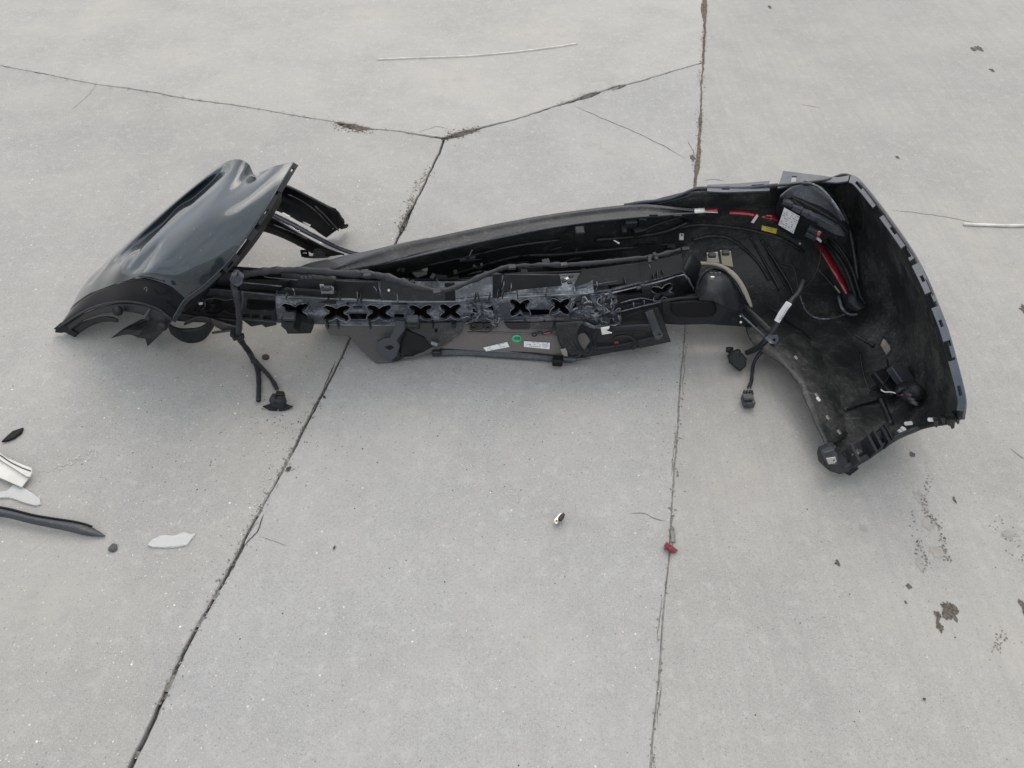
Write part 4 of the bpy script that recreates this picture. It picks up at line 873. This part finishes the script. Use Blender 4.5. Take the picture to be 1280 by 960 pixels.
box('valance_foot', (546,440,.022), (.022,.016,.014), M['loom'], B, bev=.002)
box('valance_foot', (697,451,.020), (.024,.022,.02), M['dark'], B, bev=.003, rot=(0,0,-6))
box('valance_foot', (712,448.5,.022), (.032,.012,.010), M['rubber'], B, bev=.002, rot=(0,0,-4))
# right end of valance: black tray with cups
TP = plane3((700,404,.10),(830,400,.10),(720,448,.012))
plate('valance_tray', TP, [(692,403),(740,402),(768,398),(800,388),(822,384),(829,400),(838,426.5),(800,434.5),(760,441.5),(722,448.5),(712,446),(698,424)], M['black'], B, th=.004, warp=.006)
loft('tray_side', [[(694,404,.12),(714,402,.13),(730,403,.13)], [(697,424,.07),(712,420,.09),(722,418,.09)], [(708,446,.025),(716,445,.03),(724,446,.03)]], M['dusty'], B, nu=4, nv=4, th=.003, jit=.003)
loft('tray_cup', [[(722,404,.12),(738,402,.12),(750,408,.12)], [(712,420,.08),(730,424,.055),(744,424,.075)], [(716,438,.045),(732,443,.03),(744,436,.045)]], M['loom'], B, nu=5, nv=5, th=.003, jit=.006, jf=20)
tube('tray_fold', [on for on in [(712,418,.085),(716,430,.07),(724,440,.05),(736,443,.04),(742,432,.06)]], .003, M['black'], B, n=5)
tube('tray_fold', [(768,422,.085),(778,420,.09),(790,422,.085),(796,430,.065),(790,436,.05)], .004, M['black'], B, n=5)
tube('tray_fold', [(740,436,.045),(770,432,.05),(800,426,.06),(822,420,.07)], .003, M['loom'], B, n=5)
loft('tray_bar', [[(764,409,.12),(790,407,.125),(812,406,.125)], [(764,416,.10),(790,414,.105),(814,414,.105)]], M['loom'], B, nu=4, nv=3, th=.004, jit=.002)
plate('white_clip', plane3((752,412,.13),(768,412,.13),(752,420,.11)), [(751,410.5),(762,409),(761,411.5),(757,412.5),(760,415),(765,416.5),(752.5,418.5)], M['whitep'], B, th=.003, bev=0)
box('red_clip', (770.5,427.5,.065), (.010,.007,.007), M['redd'], B, bev=.001)
tube('thin_wire', [(770.5,429,.06),(771,436,.045)], .001, M['loom'], B, n=1, seg=5)
plate('tray_strap', plane3((808,392,.14),(820,392,.14),(820,424,.07)), [(807,391),(816,388),(822,404),(828.5,420),(824,424.5),(819,424)], M['grey'], B, holes=[rrect(824.5,418,3,3)], th=.004)
plate('metal_clip', plane3((700,437,.05),(712,437,.05),(700,444,.035)), [(701,437),(707,436),(709,440),(709.5,445),(705,445),(702,441)], M['steel'], B, th=.003)

# ---- right inner corner bracket with domed cup
loft('corner_skirt', [[(826,376,.15),(850,373,.155),(880,372,.15),(905,374,.145),(928,378,.13)], [(828,392,.10),(850,394,.10),(880,396,.10),(910,396,.095),(936,392,.095)], [(829,405,.065),(852,405.5,.065),(880,405.5,.065),(912,406,.062),(946,408,.06)]], M['loom'], B, nu=6, nv=5, th=.004, jit=.002)
loft('corner_recess', [[(840,379,.155),(866,376,.158),(892,378,.155)], [(838,388,.13),(866,388,.13),(896,388,.13)], [(846,396,.11),(866,396.5,.11),(890,395.5,.11)]], M['dark'], B, nu=5, nv=4, th=.002)
loft('domed_cup', [[(868,366,.16),(872,350,.19),(880,339,.21),(892,335,.21),(906,338,.20),(918,349,.18),(928,366,.15)], [(872,370,.165),(878,358,.20),(886,349,.222),(896,347,.222),(908,350,.21),(918,360,.18),(926,373,.15)], [(874,375,.16),(882,369,.19),(890,364,.205),(900,362,.205),(910,366,.19),(918,374,.165),(925,381,.14)], [(880,377,.15),(888,377,.16),(895,378,.17),(903,382,.165),(912,386,.15),(920,388,.14),(926,388,.13)]], M['cup'], B, nu=5, nv=5, th=.004)
tube('cup_rim', [(871,362,.175),(875,348,.205),(884,338,.22),(895,335,.22),(908,340,.21),(918,352,.19),(928,368,.165),(936,378,.14)], .0028, M['beamd'], B, n=5)
loft('cup_surround', [[(876,330,.20),(895,330,.205),(912,336,.20),(926,352,.17),(934,370,.14),(936,382,.12)], [(873,346,.20),(884,337,.215),(900,336,.215),(916,349,.19),(927,366,.16),(930,380,.13)]], M['black'], B, nu=5, nv=3, th=.003)
for x in (889.5, 894.5, 899.5): box('bright_rivet', (x, 341.5 - abs(x - 894) * .1, .232), (.006,.004,.003), M['beam'], B, bev=.0008)
box('bright_rivet', (890.5,346.5,.232), (.009,.005,.003), M['steel'], B, bev=.0008)
A1 = [(876,328.5,.225),(892,328,.225),(906,332,.22),(919,341,.21),(929,354,.19),(936,368,.165),(941,384,.135)]
A2 = [(877,331,.22),(892,332,.22),(904,336.5,.215),(915,345,.205),(924,357,.185),(931,371,.16),(938,384,.135)]
loft('tan_foam_strip', [A1, A2], M['tan'], B, nu=5, nv=2, th=.006)
for q in ([(884,317),(897,316),(899,328),(884,327.5)], [(901,314),(913,315),(916,333),(903,330.5)]):
    plate('spring_clip', plane3((884,318,.25),(914,318,.25),(884,330,.228)), q, M['steel'] if q[0][0] == 884 else M['tan'], B, th=.003, bev=.0008, holes=[rrect(q[0][0] + 6.5, q[0][1] + 4, 5, 4, 0, .5)])
    box('spring_clip_head', (q[0][0] + 6, q[0][1] + 2, .262), (.016,.012,.008), M['black'], B, rot=(15,0,0), bev=.002)
loft('bracket_arm', [[(926,384,.11),(944,402,.11),(962,420,.105),(970,430,.10)], [(930,380,.12),(950,397,.12),(968,415,.115),(975,424,.11)]], M['beamd'], B, nu=4, nv=2, th=.005)
tube('bracket_arm_rim', [(926,393,.115),(942,408,.11),(958,423,.10),(966,430,.095)], .0022, M['beam'], B, n=3)
plate('bracket_pad', plane3((958,420,.115),(974,420,.115),(966,430,.10)), [(957,423),(962,419),(972,419),(973,425),(970,430),(963,429)], M['beam'], B, th=.004, holes=[[(965,424),(969,422),(970,427),(966,427)]])
for x, y in ((926,395),(926,403)): tube('screw_head', [(x, y, .10),(x, y - .4, .104)], .0028, M['whitep'], B, n=1)

# ---- standing left wing
WG = [
 [(367,203,.37),(355,204.5,.373),(343,207.5,.372),(330,213,.362),(318,214.5,.35),(311,205,.375),(300,199,.383),(288,200,.37),(277,205,.33),(263,218,.22)],
 [(352,228,.365),(338,230,.37),(325,232,.372),(312,234,.37),(299,234,.368),(286,229,.372),(272,226,.362),(260,228,.33),(250,226,.33),(233,243,.18)],
 [(325,272,.34),(309,272,.352),(293,271,.362),(277,269,.367),(262,266,.367),(247,262,.36),(232,259,.345),(219,264,.288),(208,261,.29),(192,279,.16)],
 [(290,322,.30),(272,319,.317),(255,315,.33),(236,311,.338),(218,307,.338),(201,303,.328),(184,300,.308),(172,305,.255),(161,303,.245),(145,318,.12)],
 [(258,354,.26),(240,349,.285),(222,345,.302),(204,341,.308),(186,338,.305),(169,337,.280),(153,333,.268),(138,337,.22),(124,340,.18),(107,353,.09)],
 [(232,374,.235),(218,361,.262),(204,354,.275),(188,349,.28),(172,347,.276),(156,351,.25),(140,356,.222),(124,362,.18),(108,369,.135),(88,386,.06)],
]
for r in WG:
    x, y, z = r[-1]; zz = .02; r.append((x + 3, y + (z - zz) * 330, zz))
wing = loft('painted_wing', WG, M['paint'], B, nu=9, nv=16, th=.004)
def crease(o, lines):
    for v in o.data.vertices:
        w = v.co + root_of(o.parent); x, y = px_of(w); dz = 0
        if w.z < .05: continue
        for pts, wd, dep in lines:
            best, bt = 9e9, 0
            for i, (a, c) in enumerate(zip(pts[:-1], pts[1:])):
                ax, ay = a; bx, by = c; L = (bx - ax) ** 2 + (by - ay) ** 2; t = max(0, min(1, ((x - ax) * (bx - ax) + (y - ay) * (by - ay)) / L))
                d_ = math.hypot(x - ax - t * (bx - ax), y - ay - t * (by - ay))
                if d_ < best: best, bt = d_, (i + t) / (len(pts) - 1)
            fade = min(1, 4 * bt + .1, 4 * (1 - bt) + .1)
            if best < wd: dz += dep * fade * (1 - best / wd) ** 1.5 * (1 + best / wd)
        v.co.z += dz
crease(wing, [([(288,206),(268,221),(252,236),(240,247),(229,259)], 7, -.008), ([(218,263),(205,276),(190,291),(176,305),(166,320),(155,338)], 5, -.008), ([(204,298),(190,315),(178,328),(168,342)], 5, -.003),
              ([(312,206),(318,216),(324,214)], 5, -.010), ([(135,325),(120,342),(108,356)], 4, -.006)])
CL = [[(a[0], a[1] + 1, a[2] - .001) for a in WG[5][0::2]],
      [(223,388,.205),(208,374,.232),(180,367,.232),(152,369,.205),(118,378,.14),(78,402,.045)],
      [(215,400,.185),(198,386,.205),(172,378,.205),(142,378,.175),(108,388,.11),(71,411,.02)]]
CL[0] = [(232,375,.233),(211,358,.267),(178,349,.276),(148,355,.235),(116,367,.155),(88,387,.06)]
for r in CL: x, y, z = r[-1]; r.append((x + 3, y + max(0, z - .01) * 330, .008))
loft('gloss_arch_cladding', CL, M['gloss'], B, nu=6, nv=5, th=.004)
tube('cladding_bead', [CL[2][i] for i in range(6)], .003, M['loom'], B, n=6)
loft('arch_inner_face', [[(214,401,.183),(198,388,.20),(172,380,.20),(142,380,.17),(108,390,.105),(76,410,.022)], [(210,408,.165),(192,398,.18),(168,391,.18),(140,390,.15),(108,399,.085),(82,416,.016)]], M['black'], B, nu=6, nv=3, th=.004, jit=.001)
loft('arch_inner_strip', [[(85,414,.02),(100,405,.05),(118,399,.08),(134,397,.10),(146,400,.10)], [(94,421,.008),(106,412,.035),(120,405,.06),(134,402,.08),(147,403,.09)]], M['black'], B, nu=5, nv=3, th=.004)
tube('strip_rim', [(85,413.5,.024),(100,404.5,.054),(118,398.5,.084),(134,396.5,.104),(146,399.5,.104)], .0018, M['loom'], B, n=5, seg=6)
plate('wing_foot', plane3((72,408,.03),(95,418,.02),(82,400,.05)), [(68,411),(76,404),(84,401),(86,410),(96,417),(93,421),(83,416),(72,413)], M['dark'], B, th=.006, bev=.001)
plate('torn_liner', plane3((140,424,.03),(210,404,.11),(185,432,.03)), [(138,424),(160,408),(176,399),(196,397),(214,402),(200,418),(183,434),(181,424),(170,424.5),(160,421)], M['black'], B, th=.003, warp=.02)
plate('liner_fold', plane3((140,424,.045),(210,404,.125),(185,432,.04)), [(140,423.5),(162,412),(178,412),(172,419),(158,420)], M['loom'], B, th=.002, warp=.02)
plate('liner_tab', plane3((180,396,.19),(192,388,.19),(184,402,.17)), [(180,398),(188,386.5),(192,388),(185,401)], M['grey'], B, th=.003)
for x, y, z in ((147,388,.18),(203,407,.18)):
    tube('screw_head', [(x, y, z),(x, y - .8, z + .008)], .008, M['loom'], B, n=1, seg=10); tube('screw_boss', [(x, y + 1, z - .006),(x, y, z)], .011, M['black'], B, n=1, seg=10)
tube('clip_mark', [(180,362,.262),(182,359,.264),(184,360,.264),(183,364,.262)], .0012, M['beam'], B, n=3, seg=5)
# flange of the wing
WE = spline([r[0] for r in WG] + [(222,389,.205),(215,401,.183)], 8)
def wflange(a, b, w, hole=None):
    o_ = [p for p in WE if a <= p[1] <= b][::2]; i_ = []
    for i, p in enumerate(o_):
        q = o_[min(i + 1, len(o_) - 1)]; r_ = o_[max(i - 1, 0)]; dx, dy = q[0] - r_[0], q[1] - r_[1]; L = math.hypot(dx, dy) or 1
        i_.append((p[0] - dy / L * -w, p[1] - dx / L * w, p[2] - .010 * w / 7))
    nn = 4; k = (len(o_) - 1) * nn
    tab_strip('wing_flange', o_, i_, M['loom'], B, hole=[(int(k * hole[0]), int(k * hole[0]) + hole[1])] if hole else None, n=nn, th=.005)
wflange(203, 240, 7, (.25, 3)); wflange(238, 286, 6, (.5, 2)); wflange(284, 303, 8); wflange(301, 313, 5); wflange(312, 340, 8, (.4, 3)); wflange(338, 402, 5)
tube('wing_edge_highlight', [(p[0] - .4, p[1] - .2, p[2] + .001) for p in WE[::3]], .0016, M['paint'], B, n=2, seg=6)
# dark structure under the wing's flange
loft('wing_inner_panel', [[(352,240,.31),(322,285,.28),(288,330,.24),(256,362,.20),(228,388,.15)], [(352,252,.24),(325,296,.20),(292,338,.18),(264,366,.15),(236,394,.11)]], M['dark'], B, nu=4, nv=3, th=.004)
# lower left curved straps
loft('curved_strap', [[(208,404,.10),(218,410,.08),(232,412,.06),(250,410,.07),(264,402,.09)], [(214,418,.05),(226,426,.02),(240,429,.012),(256,424,.02),(268,408,.06)]], M['black'], B, nu=5, nv=3, th=.004)
loft('curved_strap', [[(232,403,.11),(246,396,.12),(258,397,.12),(266,399,.115)], [(230,407,.09),(244,402,.10),(256,402,.10),(262,404,.10)]], M['loom'], B, nu=4, nv=3, th=.003)
loft('curved_strap', [[(264,398,.12),(280,404,.10),(300,409,.095)], [(266,406,.10),(278,413,.075),(296,416,.07)]], M['smoke'], B, nu=4, nv=3, th=.003)
loft('curved_strap', [[(216,390,.12),(236,393,.11),(262,397,.11),(300,401,.10)], [(212,400,.09),(232,402,.09),(262,404,.085),(302,409,.075)]], M['black'], B, nu=4, nv=3, th=.003)

# ---- trims hanging from the left wing towards the lip
T1 = [[(346,228,.235),(365,235,.215),(385,245,.18),(408,257,.13),(421,264,.10),(430,278,.055)],
      [(345,233,.21),(364,241,.19),(384,251,.155),(406,264,.10),(418,272,.075),(427,284,.03)],
      [(340,245,.185),(358,252,.165),(378,262,.13),(399,275,.075),(410,283,.045),(418,290,.018)],
      [(334,258,.19),(352,265,.165),(370,274,.13),(389,284,.075),(398,291,.04),(408,297.5,.006)]]
loft('rear_trim', T1, M['dark'], B, nu=5, nv=4, th=.003, jit=.0015)
tube('rear_trim_rim', T1[0], .003, M['rubber'], B, n=5); tube('rear_trim_rim', [(360,243,.20),(375,250,.175),(395,264,.12),(412,282,.05)], .0016, M['beam'], B, n=4, seg=5)
tube('rear_trim_rim', [(394,258,.145),(405,268,.10),(418,282,.05),(423,288,.03)], .002, M['beam'], B, n=4, seg=5)
loft('torn_trim_end', [[(408,258,.13),(420,262,.11),(427,271,.08),(430,280,.05),(436,281,.03)], [(414,268,.08),(420,276,.06),(424,283,.04),(427,287,.02),(431,285,.012)]], M['dark'], B, nu=4, nv=4, th=.003, jit=.006, jf=70)
for q in ([(352,266),(354,265.5),(363,270),(361,271.5)], [(378,277.5),(380,277),(388.5,281),(387,283)], [(414.5,284),(417,284),(417,286),(415,286)]):
    z_ = {352: .172, 378: .112, 414.5: .035}[q[0][0]]
    plate('bright_slot', plane3((q[0][0], q[0][1], z_), (q[1][0] + 9, q[1][1], z_), (q[3][0], q[3][1] + 6, z_ - .008)), q, M['whitep'], B, th=.001, bev=0)
T2 = [[(333,262,.205),(350,270,.185),(368,279,.165),(390,291,.145),(415,304,.13),(436,313,.12),(452,317,.115)],
      [(333,266,.20),(350,275,.18),(368,284.5,.16),(390,296,.14),(413,308,.125),(434,316,.118),(448,319,.113)]]
T2b = [[(332,268,.18),(350,278,.16),(368,289,.14),(388,300,.12),(410,311,.11),(430,318,.108)], [(326,276,.15),(345,286,.13),(362,295,.115),(380,304,.10),(402,314,.095),(415,320,.095)]]
T2c = [[(324,276,.17),(345,284,.15),(362,293,.13),(380,303,.11),(398,313,.10)], [(316,286,.13),(338,292,.12),(356,299,.105),(376,309,.09),(390,317,.08)]]
loft('front_trim', T2, M['grey'], B, nu=5, nv=2, th=.004); loft('front_trim', T2b, M['loom'], B, nu=5, nv=3, th=.003, jit=.001); loft('front_trim', T2c, M['dark'], B, nu=5, nv=3, th=.003, jit=.001)
tube('front_trim_rim', T2[0], .002, M['beam'], B, n=5, seg=6); tube('front_trim_rim', [(a[0], a[1] + .5, a[2] + .002) for a in T2b[0]], .002, M['dark'], B, n=5, seg=6)
tube('front_trim_rim', [(342,281,.165),(362,289,.145),(384,299,.125)], .0015, M['beam'], B, n=4, seg=5)
plate('bright_slot', plane3((332,258,.225),(345,258,.225),(332,264,.212)), [(334,256.5),(339,257),(340,261),(337,264),(333,262)], M['whitep'], B, th=.001, bev=0)
tube('bright_scratch', [(361,282,.165),(366,284.5,.16),(370,288,.155),(375,289,.152)], .0016, M['whitep'], B, n=3, seg=5)
cp = plane3((376,316,.09),(420,316,.09),(376,322,.075))
plate('trim_clip', cp, [(375.5,314),(384.5,314),(386,321),(377,321)], M['dark'], B, holes=[rrect(381,317,6,2.8)], th=.005)
plate('trim_clip', cp, [(406,314),(415.5,314),(418,319.5),(407,320)], M['dark'], B, holes=[rrect(412,316.8,6,2.6)], th=.005)
plate('trim_clip_base', cp, [(378,320.5),(391,321),(393,312),(398,311),(405,313),(406,319.5),(416,318.5),(410,322),(392,323),(380,322)], M['grey'], B, th=.003)

# ================================================================== loose things
def thing(o, lab, cat, grp=None): return tag(o, lab, cat, grp)
G = lambda x, y, z=0: (x, y, z)
def gplane(x, y, z): return plane3((x, y, z), (x + 20, y, z), (x, y + 20, z))
# silver foil trim, left edge
e = empty('silver_trim', P(18, 592, 0)); thing(e, 'broken bright silver trim strip at the left edge of the photo', 'metal trim')
sp = plane3((0,570,.014),(40,590,.014),(0,600,.010))
plate('face', sp, [(-40,552),(0,576),(18,587),(35,598),(31,603),(27,608.5),(16,604),(0,597),(-40,578)], M['silver'], e, th=.002, warp=.004)
plate('folded_rim', sp, [(-40,546),(0,566),(4,570),(12,575),(28,582),(41,587),(41.5,592),(39,597.5),(35,597),(0,574.5),(-40,550)], M['silver'], e, th=.002, lift=.006, warp=.003)
tube('rim_line', [(*(PP(sp, x, y) + sp[1] * .007),) for x, y in ((-40,547.5),(0,569.5),(14,579),(30,587),(41,591))], .0012, M['grey'], e, n=3, seg=5, world=True)
sh = plate('clear_shard', gplane(20, 618, .004), [(-25,617),(-2,615),(8,614),(17,606.5),(26,608),(41,617),(49,623),(50.5,630),(44,631),(34,629),(20,624),(10,621),(-25,623)], M['clear'], None, th=.003, org=P(20, 618, 0), warp=.001)
thing(sh, 'frosted clear plastic shard just below the silver trim at the left edge', 'plastic shard')
sh = plate('clear_shard', gplane(215, 676, .004), [(185,681),(190,675),(201,669.5),(208,669),(218,670),(230,665),(238,668),(243.5,667.5),(238,674),(234,680),(222,682.5),(205,683.5),(190,683)], M['clear'], None, th=.003, org=P(215, 676, 0), warp=.001)
thing(sh, 'curved frosted clear plastic shard lying alone near the open joint', 'plastic shard')
e = empty('rubber_strip', P(60, 655, 0)); thing(e, 'long dark grey pointed rubber strip on the left slab', 'rubber strip')
loft('strip_body', [[(-60,629,.014),(0,634.5,.014),(45,645,.014),(95,653,.013),(115,659,.010),(131,669,.004)], [(-60,637,.024),(0,640.5,.024),(45,650,.024),(90,658.5,.021),(110,665,.015),(131,670,.005)], [(-60,643,.004),(0,646,.004),(40,655,.004),(85,664,.004),(108,669.5,.004),(131,671,.003)]], M['rubber'], e, nu=7, nv=4, th=.003)
tube('strip_groove', [(-60,628.5,.017),(0,634,.017),(45,644.5,.017),(95,652.5,.015),(115,658.5,.011)], .0025, M['dark'], e, n=6, seg=6)
def rock(name, x, y, rx, mat, lab, cat, seed=1, fl=.6, sub=2, grp=None):
    bm = bmesh.new(); bmesh.ops.create_icosphere(bm, subdivisions=sub, radius=1); c = P(x, y, rx * fl * .6); V = []
    for v in bm.verts:
        q = v.co * (1 + .35 * noise.noise(v.co * 1.3 + Vector((seed, 0, 0)))); V.append(c + Vector((q.x * rx, q.y * rx, q.z * rx * fl)))
    Fc = [tuple(v.index for v in f.verts) for f in bm.faces]; bm.free(); o = mk(name, V, Fc, mat, None, False, P(x, y, 0)); return thing(o, lab, cat, grp)
rock('plastic_nub', 141, 685, .0085, M['stone'], 'small dark grey lump beside the tip of the rubber strip', 'debris', 2)
o = plate('round_cap', gplane(332, 445.5, .003), [(332 + 4.2 * math.cos(a * .35), 445.8 + 3 * math.sin(a * .35)) for a in range(18)], M['leaf'], None, th=.003, org=P(332, 445, 0)); thing(o, 'small round dark cap on the slab right of the hanging cable', 'cap')
o = plate('dark_sliver', gplane(15, 543, .006), [(3,551),(8,546),(16,539),(28,535),(26,540),(17,547),(9,550)], M['dark'], None, th=.004, org=P(15, 543, 0), bev=.001); thing(o, 'thin pointed dark plastic sliver above the silver trim', 'plastic sliver')
def leaf(x, y, l, w, ang, lab):
    c, s = math.cos(ang), math.sin(ang); pts = []
    for k in range(12):
        a = 2 * math.pi * k / 12; u = l * math.cos(a); v = w * math.sin(a) * (1 - .5 * math.cos(a)); pts.append((x + u * c - v * s, y + u * s + v * c))
    o = plate('dry_leaf', gplane(x, y, .003), pts, M['leaf'], None, th=.0012, bev=0, org=P(x, y, 0), warp=.002); return thing(o, lab, 'leaf')
leaf(361, 585.5, 4, 2, -.7, 'small dry dark leaf just right of the open joint below the cable plug')
leaf(405.5, 496, 2.2, 1.2, .5, 'tiny dry leaf right of the open joint level with the cable plug')
leaf(418, 684, 2.6, 1.1, -1.1, 'tiny dark leaf lying alone on the middle slab')
# metal clip on the middle slab
e = empty('metal_clip', P(699, 649, 0)); thing(e, 'small bright metal spring clip on the middle slab below the bumper', 'metal clip')
cpn = gplane(699, 649, .010)
plate('clip_plate', cpn, [(692.5,650),(700,641.5),(705,642.5),(703.5,645),(700,648),(696,655),(693.5,654)], M['steel'], e, holes=[rrect(695.5,651.5,3,2.6,-40)], th=.0015)
plate('clip_spring', gplane(701, 647, .016), [(698,648),(704,641),(706,643),(701,650)], M['loom'], e, th=.002); box('clip_barrel', (701.5,647,.012), (.008,.014,.010), M['loom'], e, rot=(0,0,-35), bev=.002)
# red lens fragment
e = empty('red_lens_fragment', P(838, 685, 0)); thing(e, 'small broken red tail lamp fragment on the right hand joint', 'lens fragment')
plate('lens_piece', plane3((830,684,.010),(846,686,.008),(838,692,.004)), [(831,682),(833.5,678),(837,681),(841,683.5),(844,686),(846.5,687.5),(844,690),(840,691),(836,687),(831.5,685)], M['red'], e, th=.006, bev=.001, warp=.002)
plate('lens_rib', plane3((830,682,.016),(846,684,.014),(838,690,.010)), [(834,681),(843,687.5),(842,689),(833,683)], M['red'], e, th=.003)
plate('lens_rib', plane3((830,682,.017),(846,684,.015),(838,690,.010)), [(836,686),(839,682.5),(840.5,683.5),(838,687.5)], M['red'], e, th=.003)
o = box('grey_sliver', (841,668,.003), (.008,.034,.002), M['fillerg'], None, rot=(0,0,-3), bev=.001, org=P(841, 668, 0)); thing(o, 'flat grey sliver in the right hand joint just above the red fragment', 'sliver')
# sticks
o = tube('white_stick', [(471,74,.004),(520,72,.004),(580,70,.004),(640,65,.004),(690,59,.004),(722,54,.004)], .0021, M['wood'], None, n=6, seg=7, rn=.15, org=P(600, 68, 0)); thing(o, 'long thin white wire lying on the far slab', 'wire')
o = tube('white_stick', [(1205,280,.004),(1230,281,.004),(1262,282,.004),(1300,281,.004)], .0042, M['wood'], None, n=5, seg=7, rn=.15, org=P(1240, 281, 0)); thing(o, 'short white stick at the right edge beyond the bumper', 'stick')
